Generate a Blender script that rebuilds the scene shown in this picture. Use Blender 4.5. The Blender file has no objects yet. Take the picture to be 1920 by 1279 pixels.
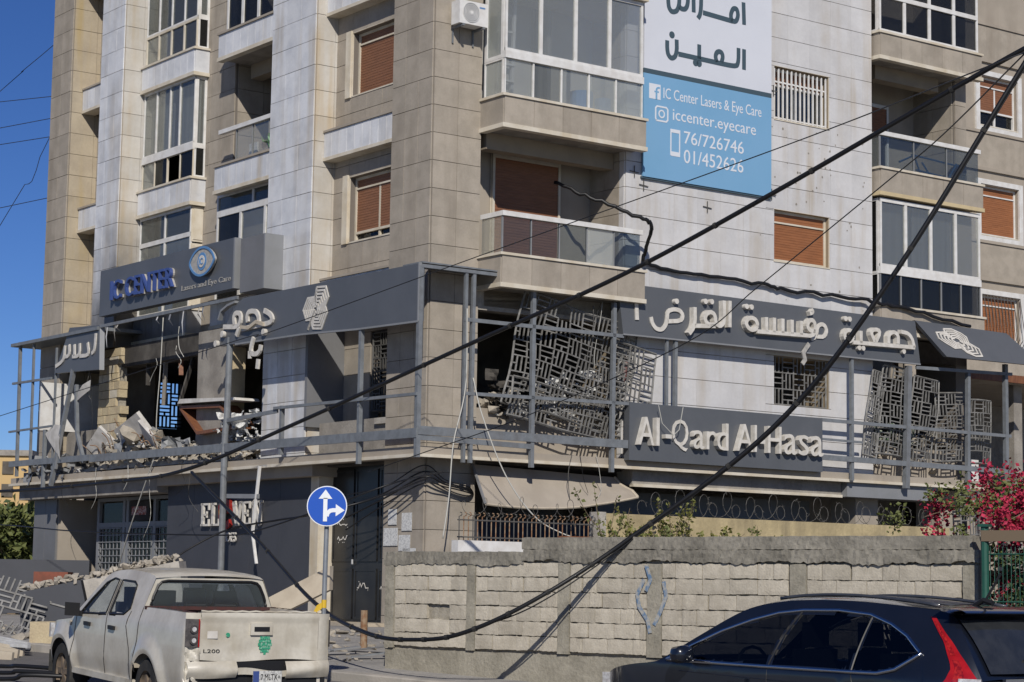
import bpy, bmesh, math, random
from mathutils import Vector, Matrix
random.seed(7)
SC = bpy.context.scene
COL = SC.collection
R_ = math.radians
# ------------------------------------------------------------------ camera
PITCH, ROLL, CAMH = R_(6.675), R_(0.887), 1.65
cd = bpy.data.cameras.new('camera'); cam = bpy.data.objects.new('camera', cd); COL.objects.link(cam)
cd.sensor_width = 36; cd.lens = 74.7; cd.clip_end = 3000; cd.clip_start = .1
_f = Vector((0, math.cos(PITCH), math.sin(PITCH))); _u = Vector((0, -math.sin(PITCH), math.cos(PITCH)))
_r = Vector((math.cos(ROLL), 0, 0)) + _u * math.sin(ROLL)
_up = _u * math.cos(ROLL) - Vector((math.sin(ROLL), 0, 0))
M = Matrix((_r, _up, -_f)).transposed().to_4x4(); M.translation = (0, 0, CAMH)
cam.matrix_world = M
SC.camera = cam
# ------------------------------------------------------------------ sky, sun, exposure
SUN_DIR = Vector((.04, -.82, .56)).normalized()          # towards the sun: behind the camera
W = bpy.data.worlds.new('World'); SC.world = W; W.use_nodes = True
nt = W.node_tree; nt.nodes.clear()
sky = nt.nodes.new('ShaderNodeTexSky'); sky.sky_type = 'NISHITA'; sky.sun_disc = False
sky.sun_elevation = math.asin(SUN_DIR.z); sky.sun_rotation = math.atan2(SUN_DIR.x, SUN_DIR.y)
sky.air_density = .78; sky.dust_density = .25; sky.ozone_density = 6.0; sky.altitude = 1500
bg = nt.nodes.new('ShaderNodeBackground'); bg.inputs[1].default_value = .074
wo = nt.nodes.new('ShaderNodeOutputWorld')
hs = nt.nodes.new('ShaderNodeHueSaturation'); hs.inputs['Saturation'].default_value = 1.14; hs.inputs['Hue'].default_value = .512; hs.inputs['Value'].default_value = 1.0
nt.links.new(sky.outputs[0], hs.inputs['Color']); nt.links.new(hs.outputs[0], bg.inputs[0]); nt.links.new(bg.outputs[0], wo.inputs[0])
ld = bpy.data.lights.new('sun', 'SUN'); ld.energy = 4.15; ld.angle = R_(.53); ld.color = (1, .95, .87)
sun = bpy.data.objects.new('sun', ld); COL.objects.link(sun)
sun.rotation_euler = (-SUN_DIR).to_track_quat('-Z', 'Y').to_euler(); sun.location = (0, -10, 30)
SC.view_settings.view_transform = 'Standard'; SC.view_settings.look = 'None'
SC.view_settings.gamma = 1; SC.view_settings.exposure = 0.0
# ------------------------------------------------------------------ materials
def N(t, k, **kw):
    n = t.nodes.new(k)
    for a, b in kw.items(): setattr(n, a, b)
    return n
def c4(c): return (c[0], c[1], c[2], 1)
HOLES = ((-9.4, 50.6, 6.6),)
def mat(name, col, col2=None, rough=.75, scale=4, lo=.4, hi=.62, rnd=0, streak=0, scol=(.2, .15, .08), bump=0, bscale=25,
        metal=0, spec=.4, stretch=None, coat=0, fine=0, obj=False, soot=0):
    m = bpy.data.materials.new(name); m.use_nodes = True; t = m.node_tree
    b = t.nodes['Principled BSDF']; L = t.links.new
    b.inputs['Roughness'].default_value = rough; b.inputs['Metallic'].default_value = metal
    b.inputs['Specular IOR Level'].default_value = spec; b.inputs['Coat Weight'].default_value = coat
    b.inputs['Coat Roughness'].default_value = .06
    if obj: pos = N(t, 'ShaderNodeTexCoord').outputs['Object']
    else: pos = N(t, 'ShaderNodeNewGeometry').outputs['Position']
    def noise(sc, det=4, st=None, ro=.55):
        n = N(t, 'ShaderNodeTexNoise'); n.inputs['Scale'].default_value = sc; n.inputs['Detail'].default_value = det
        n.inputs['Roughness'].default_value = ro
        if st:
            mp = N(t, 'ShaderNodeMapping'); mp.inputs['Scale'].default_value = st; L(pos, mp.inputs[0]); L(mp.outputs[0], n.inputs[0])
        else: L(pos, n.inputs[0])
        return n.outputs[0]
    def ramp(src, a, bb):
        r = N(t, 'ShaderNodeMapRange'); r.inputs[1].default_value = a; r.inputs[2].default_value = bb; L(src, r.inputs[0]); return r.outputs[0]
    def mix(fac, A, B, f=None, typ='MIX'):
        x = N(t, 'ShaderNodeMix', data_type='RGBA', blend_type=typ)
        if fac is None: x.inputs[0].default_value = f
        else: L(fac, x.inputs[0])
        for s, v in ((6, A), (7, B)):
            if isinstance(v, tuple): x.inputs[s].default_value = c4(v)
            else: L(v, x.inputs[s])
        return x.outputs[2]
    out = col
    if col2: out = mix(ramp(noise(scale, 5, stretch), lo, hi), col, col2)
    if fine: 
        g = ramp(noise(scale * 9, 3), .2, .8)
        x = N(t, 'ShaderNodeMath', operation='MULTIPLY_ADD'); L(g, x.inputs[0]); x.inputs[1].default_value = fine * 2; x.inputs[2].default_value = 1 - fine
        cc = N(t, 'ShaderNodeCombineColor'); [L(x.outputs[0], cc.inputs[i]) for i in range(3)]
        out = mix(None, out, cc.outputs[0], 1.0, 'MULTIPLY')
    if streak:
        s1 = ramp(noise(2.6, 5, (1, 1, .07)), .46, .66); s2 = ramp(noise(.55, 3), .35, .65)
        x = N(t, 'ShaderNodeMath', operation='MULTIPLY'); L(s1, x.inputs[0]); L(s2, x.inputs[1])
        y = N(t, 'ShaderNodeMath', operation='MULTIPLY'); L(x.outputs[0], y.inputs[0]); y.inputs[1].default_value = streak
        out = mix(y.outputs[0], out, scol)
    if soot:                                                        # smoke stain round the blasted opening
        d = N(t, 'ShaderNodeVectorMath', operation='DISTANCE'); L(pos, d.inputs[0]); d.inputs[1].default_value = HOLES[0][:3]
        nz = N(t, 'ShaderNodeMath', operation='MULTIPLY_ADD'); L(noise(1.1, 5), nz.inputs[0]); nz.inputs[1].default_value = 3.2; L(d.outputs['Value'], nz.inputs[2])
        y = N(t, 'ShaderNodeMath', operation='MULTIPLY'); L(ramp(nz.outputs[0], 5.6, 3.4), y.inputs[0]); y.inputs[1].default_value = soot
        out = mix(y.outputs[0], out, (.035, .03, .026))
    if rnd:
        oi = N(t, 'ShaderNodeObjectInfo')
        x = N(t, 'ShaderNodeMath', operation='MULTIPLY_ADD'); L(oi.outputs['Random'], x.inputs[0]); x.inputs[1].default_value = rnd; x.inputs[2].default_value = 1 - rnd / 2
        h = N(t, 'ShaderNodeHueSaturation'); L(x.outputs[0], h.inputs['Value'])
        if isinstance(out, tuple): h.inputs['Color'].default_value = c4(out)
        else: L(out, h.inputs['Color'])
        out = h.outputs[0]
    if isinstance(out, tuple): b.inputs['Base Color'].default_value = c4(out)
    else: L(out, b.inputs['Base Color'])
    if bump:
        bp = N(t, 'ShaderNodeBump'); bp.inputs['Strength'].default_value = bump; bp.inputs['Distance'].default_value = .02
        L(noise(bscale, 6), bp.inputs['Height']); L(bp.outputs[0], b.inputs['Normal'])
    return m
def glass_mat(name, tint, gl=.14, rough=.02, blur=0):
    m = bpy.data.materials.new(name); m.use_nodes = True; t = m.node_tree; t.nodes.clear()
    tr = N(t, 'ShaderNodeBsdfTransparent'); tr.inputs[0].default_value = c4(tint)
    g = N(t, 'ShaderNodeBsdfGlossy'); g.inputs['Roughness'].default_value = rough; g.inputs[0].default_value = (.88, .88, .86, 1)
    d = N(t, 'ShaderNodeBsdfDiffuse'); d.inputs[0].default_value = (.50, .52, .50, 1)
    lw = N(t, 'ShaderNodeLayerWeight'); lw.inputs[0].default_value = .35
    ad = N(t, 'ShaderNodeMath', operation='MULTIPLY_ADD'); ad.inputs[1].default_value = .22; ad.inputs[2].default_value = gl
    t.links.new(lw.outputs['Fresnel'], ad.inputs[0])
    mx0 = N(t, 'ShaderNodeMixShader'); mx0.inputs[0].default_value = blur
    t.links.new(tr.outputs[0], mx0.inputs[1]); t.links.new(d.outputs[0], mx0.inputs[2])
    mx = N(t, 'ShaderNodeMixShader'); t.links.new(ad.outputs[0], mx.inputs[0]); t.links.new(mx0.outputs[0], mx.inputs[1]); t.links.new(g.outputs[0], mx.inputs[2])
    o = N(t, 'ShaderNodeOutputMaterial'); t.links.new(mx.outputs[0], o.inputs[0])
    return m
MT = {}
def dm(k, *a, **kw): MT[k] = mat(k, *a, **kw)
dm('marble', (.62, .625, .64), (.50, .51, .535), soot=.8, scale=2.6, rnd=.17, streak=.55, scol=(.36, .29, .19), rough=.5, bump=.05, lo=.42, hi=.7, fine=.05)  # bluish grey of grazing light is mixed into this left-facing stone colour
dm('marble_sunside', (.53, .51, .475), (.48, .45, .40), soot=.8, scale=1.4, rnd=.16, streak=.8, scol=(.42, .32, .19), rough=.55, bump=.05, fine=.05)  # same pier marble on sun-facing sides; sunlit cream painted into the colour
dm('marble_wall', (.55, .54, .535), (.50, .49, .485), scale=1.8, rnd=.12, streak=.85, scol=(.40, .34, .26), rough=.5, bump=.05, fine=.05)
dm('beige', (.352, .308, .253), (.30, .263, .215), scale=3, rnd=.15, streak=.5, scol=(.21, .175, .135), rough=.8, bump=.12, fine=.06)
dm('beige_y', (.40, .34, .25), (.35, .295, .22), soot=.7, scale=2, rnd=.14, streak=.7, scol=(.38, .28, .12), rough=.8, bump=.12, fine=.06)
dm('joint', (.16, .14, .12), rough=.9)
dm('joint_w', (.27, .215, .145), rough=.9)
dm('plaster', (.35, .305, .25), (.31, .27, .22), scale=1.5, streak=.5, scol=(.24, .2, .16), rough=.9, bump=.1)
dm('concrete', (.30, .275, .24), (.22, .20, .175), scale=2.2, streak=.4, scol=(.15, .13, .11), rough=.92, bump=.35, fine=.1)
dm('concrete_l', (.40, .37, .325), (.31, .285, .25), scale=3, rough=.92, bump=.4, fine=.12)
dm('soffit', (.30, .25, .185), (.25, .21, .16), scale=2, rough=.9)
dm('white', (.66, .65, .63), (.58, .56, .53), scale=5, rough=.45, fine=.05)
dm('cream', (.60, .55, .46), (.52, .46, .36), scale=3, rough=.6, streak=.4, scol=(.4, .28, .12))
dm('cream_y', (.52, .42, .25), (.46, .37, .22), scale=3, rough=.7)
dm('shutter', (.235, .105, .055), (.20, .09, .048), scale=3, rough=.55, rnd=.08, stretch=(1, 1, 6))
dm('shutter_o', (.30, .12, .05), (.25, .10, .042), scale=3, rough=.55, rnd=.08, stretch=(1, 1, 6))
dm('steel', (.175, .188, .202), (.14, .15, .16), scale=6, rough=.5, fine=.08, streak=.25, scol=(.10, .07, .05))
dm('clad', (.098, .103, .112), (.088, .093, .101), scale=1.2, rough=.42, fine=.03, spec=.5)
dm('clad_d', (.055, .057, .066), (.05, .052, .06), scale=1.5, rough=.55, fine=.04)
dm('clad_l', (.22, .225, .235), (.20, .205, .21), scale=2, rough=.5)
dm('letter', (.60, .57, .52), (.5, .47, .42), scale=8, rough=.5)
dm('letter_dim', (.40, .38, .35), (.30, .29, .27), scale=12, rough=.6)
dm('letter_blue', (.045, .075, .23), rough=.4)
dm('ink', (.055, .085, .105), rough=.5)
dm('panel_white', (.60, .615, .66), (.57, .585, .63), scale=.8, rough=.4)
dm('panel_blue', (.18, .35, .53), (.165, .335, .51), scale=.8, rough=.4)
dm('panel_txt', (.62, .64, .68), rough=.4)
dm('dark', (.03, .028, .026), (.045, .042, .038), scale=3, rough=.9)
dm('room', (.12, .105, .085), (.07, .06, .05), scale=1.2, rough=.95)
dm('room_l', (.42, .41, .38), (.36, .35, .33), scale=1, rough=.95)
dm('curtain', (.30, .31, .30), (.20, .21, .21), scale=3, stretch=(3, 3, .05), rough=.9)
dm('curtain_d', (.15, .152, .145), (.09, .092, .09), scale=3, stretch=(3, 3, .05), rough=.9)
dm('wood', (.20, .085, .04), (.14, .055, .028), scale=5, stretch=(1, 6, 1), rough=.5)
dm('board', (.46, .40, .31), (.4, .34, .26), scale=4, rough=.7)
dm('rubble', (.40, .355, .29), (.29, .26, .215), scale=5, rough=.95, bump=.6, bscale=12, rnd=.3, fine=.12)
dm('rubble_w', (.52, .50, .47), (.42, .40, .37), scale=4, rough=.9, bump=.3, rnd=.2)
dm('block', (.475, .43, .35), (.395, .355, .285), scale=5, rnd=.2, rough=.95, bump=.35, bscale=40, streak=.35, scol=(.30, .26, .2), fine=.10)
dm('block_y', (.47, .39, .25), (.42, .34, .22), scale=4, rnd=.2, rough=.95, bump=.5, bscale=25, fine=.12)
dm('mortar', (.33, .30, .245), (.24, .215, .17), scale=7, rough=.97, bump=.6, bscale=30, fine=.15)
dm('cem', (.31, .285, .23), (.235, .215, .17), scale=3, rough=.95, bump=.6, bscale=22, fine=.15)
dm('cem_d', (.255, .235, .195), (.165, .152, .125), scale=2.0, rough=.95, bump=.7, bscale=18, fine=.2)
dm('ywall', (.43, .35, .20), (.29, .235, .135), scale=1.6, lo=.42, hi=.75, streak=1.0, scol=(.22, .18, .11), fine=.15, rough=.95, bump=.3)
dm('black_gate', (.016, .016, .017), (.03, .029, .027), scale=1.6, rough=.28, lo=.45, hi=.7)
dm('rust', (.20, .10, .05), (.28, .2, .13), scale=14, rough=.85, bump=.2)
dm('grille_w', (.50, .50, .50), (.42, .42, .41), scale=7, rough=.5)
dm('lattice', (.20, .195, .185), (.12, .115, .105), scale=7, rough=.6)
dm('lattice_d', (.07, .068, .064), rough=.6)
dm('wire', (.10, .095, .085), (.07, .065, .06), scale=10, rough=.6)
dm('cable', (.010, .010, .011), rough=.45)
dm('cable_w', (.45, .44, .40), rough=.6)
dm('rubber', (.018, .018, .018), (.035, .033, .03), scale=8, rough=.85)
GL = {'clear': glass_mat('glass_clear', (.96, .97, .97), .03, .02, .2), 'tint': glass_mat('glass_tint', (.84, .85, .84), .02, .02, .14),
      'rail': glass_mat('glass_rail', (.62, .66, .67), .03, .02, .03), 'dark': glass_mat('glass_dark', (.36, .37, .38), .015, .02, .02), 'frost': glass_mat('glass_frost', (.9, .92, .91), .03, .15, .35),
      'mirror': glass_mat('glass_mirror', (.62, .64, .64), .02, .02, .09)}
MT.update({'g_' + k: v for k, v in GL.items()})
# ------------------------------------------------------------------ mesh builder
class FR:                                    # a frame: where local metres sit in the world
    def __init__(s, loc=(0, 0, 0), rz=0, rx=0): s.m = Matrix.Translation(loc) @ Matrix.Rotation(rz, 4, 'Z') @ Matrix.Rotation(rx, 4, 'X')
WORLD = FR()
TH = math.atan2(.59290896, .8052695)
BL = FR((-1.5951, 40, 0), TH)                # building frame: x = along the right facade, y = along the left facade
OR = {}
class MB:
    def __init__(s): s.v = []; s.f = []; s.sm = False
    def add(s, vs, fs):
        o = len(s.v); s.v += [Vector(p) for p in vs]; s.f += [tuple(i + o for i in f) for f in fs]; return s
    def box(s, x0, x1, y0, y1, z0, z1):
        x0, x1 = sorted((x0, x1)); y0, y1 = sorted((y0, y1)); z0, z1 = sorted((z0, z1))
        return s.add([(x0, y0, z0), (x1, y0, z0), (x1, y1, z0), (x0, y1, z0), (x0, y0, z1), (x1, y0, z1), (x1, y1, z1), (x0, y1, z1)],
                     [(0, 3, 2, 1), (4, 5, 6, 7), (0, 1, 5, 4), (1, 2, 6, 5), (2, 3, 7, 6), (3, 0, 4, 7)])
    def bar(s, a, b, w, h=None, up=(0, 0, 1)):              # rectangular bar between two points
        a = Vector(a); b = Vector(b); h = h or w; d = (b - a).normalized(); up = Vector(up)
        if abs(d.dot(up)) > .98: up = Vector((0, 1, 0)) if abs(d.y) < .9 else Vector((1, 0, 0))
        x = d.cross(up).normalized() * (w / 2); y = d.cross(x).normalized() * (h / 2)
        return s.add([a - x - y, a + x - y, a + x + y, a - x + y, b - x - y, b + x - y, b + x + y, b - x + y],
                     [(0, 1, 2, 3), (7, 6, 5, 4), (4, 5, 1, 0), (5, 6, 2, 1), (6, 7, 3, 2), (7, 4, 0, 3)])
    def tube(s, pts, r, n=6, r2=None):
        pts = [Vector(p) for p in pts]; o = len(s.v); k = len(pts)
        for i, p in enumerate(pts):
            d = (pts[min(i + 1, k - 1)] - pts[max(i - 1, 0)]).normalized()
            a = d.cross(Vector((0, 0, 1)))
            if a.length < .05: a = d.cross(Vector((0, 1, 0)))
            a.normalize(); b = d.cross(a); rr = r if r2 is None else r + (r2 - r) * i / max(1, k - 1)
            for j in range(n):
                t = 2 * math.pi * j / n; s.v.append(p + a * (rr * math.cos(t)) + b * (rr * math.sin(t)))
        for i in range(k - 1):
            for j in range(n):
                j2 = (j + 1) % n; s.f.append((o + i * n + j, o + i * n + j2, o + (i + 1) * n + j2, o + (i + 1) * n + j))
        s.f.append(tuple(o + j for j in reversed(range(n)))); s.f.append(tuple(o + (k - 1) * n + j for j in range(n)))
        return s
    def cyl(s, a, b, r, n=16): return s.tube([a, b], r, n)
    def prism(s, pts, vec):                                   # polygon (3-D points) swept by vec
        vec = Vector(vec); n = len(pts); P = [Vector(p) for p in pts]
        return s.add(P + [p + vec for p in P], [tuple(range(n)), tuple(reversed(range(n, 2 * n)))] + [(i, i + n, (i + 1) % n + n, (i + 1) % n) for i in range(n)])
    def map(s, fn): s.v = [Vector(fn(p)) for p in s.v]; return s
    def grid(s, rows, flip=False):                             # rows of points -> quads
        o = len(s.v); n = len(rows[0])
        for r in rows: s.v += [Vector(p) for p in r]
        for i in range(len(rows) - 1):
            for j in range(n - 1):
                q = (o + i * n + j, o + i * n + j + 1, o + (i + 1) * n + j + 1, o + (i + 1) * n + j)
                s.f.append(q[::-1] if flip else q)
        return s
    def build(s, name, m, parent=None, fr=None, at=None, smooth=False, fix=True, **tags):
        if at is None:
            if s.v:
                at = Vector((sum(p.x for p in s.v) / len(s.v), sum(p.y for p in s.v) / len(s.v), min(p.z for p in s.v)))
            else: at = Vector((0, 0, 0))
        at = Vector(at); me = bpy.data.meshes.new(name)
        me.from_pydata([p - at for p in s.v], [], s.f)
        if fix:
            b = bmesh.new(); b.from_mesh(me); bmesh.ops.recalc_face_normals(b, faces=b.faces); b.to_mesh(me); b.free()
        if smooth:
            me.polygons.foreach_set('use_smooth', [True] * len(me.polygons))
            if smooth is not True and hasattr(me, 'set_sharp_from_angle'): me.set_sharp_from_angle(angle=R_(smooth))
        me.materials.append(MT[m] if isinstance(m, str) else m); me.update()
        return link(bpy.data.objects.new(name, me), at, parent, fr, **tags)
def link(o, at, parent=None, fr=None, **tags):
    COL.objects.link(o); at = Vector(at); OR[o.name] = at
    if parent is not None:
        o.parent = parent; o.location = at - OR[parent.name]
    else:
        o.matrix_world = (fr or WORLD).m @ Matrix.Translation(at)
    for k, v in tags.items():
        if v is not None: o[k] = v
    return o
def thing(name, label, cat, at, fr=None, group=None):
    o = bpy.data.objects.new(name, None); o.empty_display_size = .2
    return link(o, at, None, fr, label=label, category=cat, group=group)
UNIT = {}
def piece(name, m, parent, x0, x1, y0, y1, z0, z1, **tags):   # an alike box piece: shares one mesh per material
    if m not in UNIT:
        b = MB().box(-.5, .5, -.5, .5, -.5, .5); me = bpy.data.meshes.new('piece_' + m); me.from_pydata([tuple(p) for p in b.v], [], b.f)
        me.materials.append(MT[m]); UNIT[m] = me
    o = bpy.data.objects.new(name, UNIT[m]); o.scale = (abs(x1 - x0), abs(y1 - y0), abs(z1 - z0))
    return link(o, ((x0 + x1) / 2, (y0 + y1) / 2, (z0 + z1) / 2), parent, **tags)
# planes: (a, z, d) -> building metres, d is outward
def PR(v0): return lambda a, z, d=0: Vector((a, v0 - d, z))
def PL(u0): return lambda a, z, d=0: Vector((u0 - d, a, z))
def pbox(b, pl, a0, a1, z0, z1, d0, d1):
    p, q = pl(a0, z0, d0), pl(a1, z1, d1); return b.box(p.x, q.x, p.y, q.y, p.z, q.z)
def ppiece(name, m, parent, pl, a0, a1, z0, z1, d0, d1, **t):
    p, q = pl(a0, z0, d0), pl(a1, z1, d1); return piece(name, m, parent, p.x, q.x, p.y, q.y, p.z, q.z, **t)
def sub_rects(r, holes):
    out = [r]
    for (h0, h1, g0, g1) in holes:
        nx = []
        for (a0, a1, z0, z1) in out:
            if h1 <= a0 or h0 >= a1 or g1 <= z0 or g0 >= z1: nx.append((a0, a1, z0, z1)); continue
            m0, m1 = max(z0, g0), min(z1, g1)
            if g0 > z0: nx.append((a0, a1, z0, g0))
            if g1 < z1: nx.append((a0, a1, g1, z1))
            if h0 > a0: nx.append((a0, h0, m0, m1))
            if h1 < a1: nx.append((h1, a1, m0, m1))
        out = nx
    return [r for r in out if r[1] - r[0] > .015 and r[3] - r[2] > .015]
CZ0, CH = 8.18, .543                           # stone courses
def tiles(parent, pl, a0, a1, z0, z1, m, wid=.6, holes=(), gap=.011, vg=.007, off=0, t=.03, ch=CH, cz=CZ0, name='stone_tile', brick=False, jig=.003):
    k0 = math.floor((z0 - cz) / ch)
    z = cz + k0 * ch; row = 0
    while z < z1 - .01:
        b0, b1 = max(z, z0), min(z + ch, z1)
        if b1 - b0 > .03:
            n = max(1, round((a1 - a0) / wid)); w = (a1 - a0) / n
            xs = [a0 + i * w for i in range(n + 1)]
            if brick and row % 2: xs = [a0] + [a0 + (i + .5) * w for i in range(n)] + [a1]
            for i in range(len(xs) - 1):
                for r in sub_rects((xs[i], xs[i + 1], b0, b1), holes):
                    ppiece(name, m, parent, pl, r[0] + vg / 2, r[1] - vg / 2, r[2] + gap / 2, r[3] - gap / 2, -.02, t + random.uniform(-jig, jig))
        z += ch; row += 1
def core(b, pl, a0, a1, z0, z1, th, holes=()):
    for r in sub_rects((a0, a1, z0, z1), holes): pbox(b, pl, r[0], r[1], r[2], r[3], -th, 0)
    return b
def text_pts(s, extr):
    cu = bpy.data.curves.new('t', 'FONT'); cu.body = s; cu.extrude = extr / 2; cu.resolution_u = 3
    o = bpy.data.objects.new('t', cu); COL.objects.link(o); dg = bpy.context.evaluated_depsgraph_get(); dg.update()
    me = o.evaluated_get(dg).to_mesh(); V = [v.co.copy() for v in me.vertices]; F = [tuple(p.vertices) for p in me.polygons]
    o.evaluated_get(dg).to_mesh_clear(); bpy.data.objects.remove(o); bpy.data.curves.remove(cu)
    return V, F
def text(b, s, pl, a0, a1, z0, z1, d0, d1, sgn=1, shear=0, fat=0):        # text fitted in a rectangle of a plane
    V, F = text_pts(s, 1.0)
    mx0, mx1 = min(v.x for v in V), max(v.x for v in V); my0, my1 = min(v.y for v in V), max(v.y for v in V)
    vs = []
    for v in V:
        tx = (v.x - mx0) / (mx1 - mx0); ty = (v.y - my0) / (my1 - my0)
        vs.append(pl(a0 + (a1 - a0) * tx, z0 + (z1 - z0) * ty, d0 if v.z < 0 else d1))
    return b.add(vs, F)
def stroke(b, pl, pts, w, d0, d1):                              # a thick pen line on a plane, mitred joints
    n = len(pts); Lf = []; Rt = []
    for i in range(n):
        p = Vector(pts[i]); q0 = Vector(pts[max(i - 1, 0)]); q1 = Vector(pts[min(i + 1, n - 1)])
        e0 = (p - q0).normalized() if i else (q1 - p).normalized(); e1 = (q1 - p).normalized() if i < n - 1 else e0
        nn = (Vector((-e0.y, e0.x)) + Vector((-e1.y, e1.x)))
        nn = nn.normalized() if nn.length > .2 else Vector((-e0.y, e0.x)); k = min(1.5, 1 / max(.5, nn.dot(Vector((-e0.y, e0.x)))))
        ex = e0 * (0 if 0 < i < n - 1 else (-w * .0 if i == 0 else 0))
        Lf.append(p + nn * w / 2 * k + ex); Rt.append(p - nn * w / 2 * k + ex)
    vs = []
    for d in (d0, d1): vs += [pl(p.x, p.y, d) for p in Lf] + [pl(p.x, p.y, d) for p in Rt]
    fs = []; o = 2 * n
    for i in range(n - 1):
        fs += [(i, i + 1, n + i + 1, n + i), (o + i, o + n + i, o + n + i + 1, o + i + 1), (i, o + i, o + i + 1, i + 1), (n + i, n + i + 1, o + n + i + 1, o + n + i)]
    fs += [(0, n, o + n, o), (n - 1, o + n - 1, o + 2 * n - 1, 2 * n - 1)]
    return b.add(vs, fs)
def soft(pts, n=2):                                             # round the corners of a pen line
    P = [Vector(p) for p in pts]; closed = (P[0] - P[-1]).length < .02
    for _ in range(n):
        Q = [] if closed else [P[0]]
        for a, c in zip(P, P[1:]):
            k = min(.3, .09 / max(.01, (c - a).length)); Q += [a.lerp(c, k), c.lerp(a, k)]
        P = Q + ([Q[0]] if closed else [P[-1]])
    return [tuple(p) for p in P]
def disc(b, pl, a, z, r, d0, d1, n=14):
    P0 = [pl(a + r * math.cos(2 * math.pi * i / n), z + r * math.sin(2 * math.pi * i / n), d0) for i in range(n)]
    return b.prism(P0, pl(0, 0, d1) - pl(0, 0, d0))
KW = .99095                                  # the white wall stands 0.3 m proud of the corner pier
def KU(u): return KW * (u + 22.43) - 22.43
def KZ(z): return 1.65 + KW * (z - 1.65)
def gz(y):
    if y < 17: return 0.0
    if y < 23: return .04 * (y - 17) ** 2 / 12
    if y < 34: return .12 + .04 * (y - 23) + .0012 * (y - 23) * max(0, min(y, 29) - 23)
    if y < 40: return .6392 + .0472 * (y - 34) - .0472 * (y - 34) ** 2 / 12
    return .7808
AR_R = [[(4.54, 7.64), (4.58, 7.05)], [(4.94, 7.14), (4.99, 6.96), (5.17, 6.88), (5.32, 6.97), (5.37, 7.14), (5.37, 7.33), (5.74, 7.37), (5.81, 7.14), (5.38, 7.09)], [(6.99, 7.65), (6.99, 7.1)], [(6.83, 7.64), (6.84, 7.12), (6.59, 7.09), (6.59, 7.38), (6.31, 7.35), (6.31, 7.1), (6.59, 7.12)], [(6.59, 7.09), (6.04, 7.05)], [(6.03, 7.43), (6.04, 7.05), (5.88, 6.87)], [(7.76, 7.09), (7.76, 7.35), (7.45, 7.35), (7.45, 7.11), (7.76, 7.09)], [(7.76, 7.08), (9.06, 7.11)], [(8.02, 7.4), (8.03, 7.09)], [(8.25, 7.41), (8.25, 7.1)], [(8.49, 7.41), (8.49, 7.11)], [(8.76, 7.41), (8.76, 7.11)], [(9.03, 7.41), (9.03, 7.11)], [(9.06, 7.11), (9.44, 7.12), (9.44, 7.46), (9.22, 7.45), (9.21, 7.23), (9.44, 7.22)], [(9.33, 7.68), (9.38, 7.63), (9.28, 7.59)], [(9.57, 7.13), (9.86, 7.14), (9.86, 7.41), (9.59, 7.4), (9.57, 7.13), (9.41, 7.06)], [(10.58, 7.09), (10.58, 7.34), (10.32, 7.33), (10.32, 7.1), (10.58, 7.09)], [(10.58, 7.08), (12.51, 7.12)], [(10.82, 7.35), (10.82, 7.09)], [(11.25, 7.14), (11.08, 7.4), (11.45, 7.43), (11.28, 7.14)], [(11.68, 7.15), (11.68, 7.4), (11.98, 7.41), (11.98, 7.16)], [(12.07, 7.44), (12.38, 7.41), (12.49, 7.12)]]
AR_RD = [(5.56, 7.51), (6.34, 7.58), (6.51, 7.59), (7.48, 7.58), (7.62, 7.58), (10.37, 7.58), (10.5, 7.58), (10.79, 6.98), (10.91, 6.98), (12.18, 7.01)]
AR_P = [[(7.98, 13.27), (7.98, 12.82)], [(7.82, 13.27), (7.82, 12.92), (7.73, 12.85), (7.25, 12.85), (6.12, 12.86)], [(7.2, 12.86), (7.14, 13.01), (7.26, 13.13), (7.39, 13.05), (7.33, 12.87)], [(6.7, 13.16), (6.7, 12.85)], [(6.07, 13.16), (6.08, 12.85), (5.97, 12.73), (5.86, 12.76), (5.81, 12.88), (5.81, 13.1)], [(7.96, 14.3), (7.98, 13.81)], [(7.69, 13.81), (7.58, 13.88), (7.62, 14.07), (7.71, 14.14), (7.8, 14.09), (7.8, 13.9), (7.69, 13.81)], [(7.65, 13.83), (6.8, 13.87)], [(6.75, 14.23), (6.74, 13.84), (6.66, 13.72)], [(6.53, 14.24), (6.54, 13.83)], [(6.38, 14.21), (6.37, 13.88), (6.2, 13.83), (6.14, 13.89)], [(6.14, 14.12), (6.13, 13.83), (5.98, 13.72), (5.86, 13.77), (5.83, 13.92), (5.83, 14.09)]]
AR_PD = [(5.94, 13.24), (6.6, 12.75), (6.7, 12.75)]
AR_L = [[(6.78, 7.13), (6.55, 7.11), (6.09, 7.07), (6.01, 7.32), (6.21, 7.4), (6.36, 7.32), (6.29, 7.12)], [(6.09, 7.07), (6.21, 6.89)], [(5.74, 7.14), (5.78, 7.33), (5.56, 7.37), (5.31, 7.3), (5.26, 7.08)], [(5.96, 7.01), (4.7, 7.04), (4.74, 7.2), (5.06, 7.32)], [(5.47, 6.79), (5.61, 6.52), (5.48, 6.43), (5.2, 6.44), (5.16, 6.61)], [(5.61, 6.52), (5.61, 6.36)], [(5.25, 6.32), (5.28, 6.12)]]
AR_LD = [(6.77, 6.97), (5.01, 6.86), (7.05, 6.79)]
LOGO_L = [[(3.01, 7.59), (2.67, 7.57), (2.56, 7.35), (2.68, 7.18), (2.6, 7.04), (2.8, 6.74), (3.12, 6.77), (3.21, 6.93), (3.32, 6.76), (3.21, 6.95), (3.39, 6.96), (3.51, 7.17), (3.35, 7.4), (3.06, 7.4), (3.01, 7.59)]]
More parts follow.
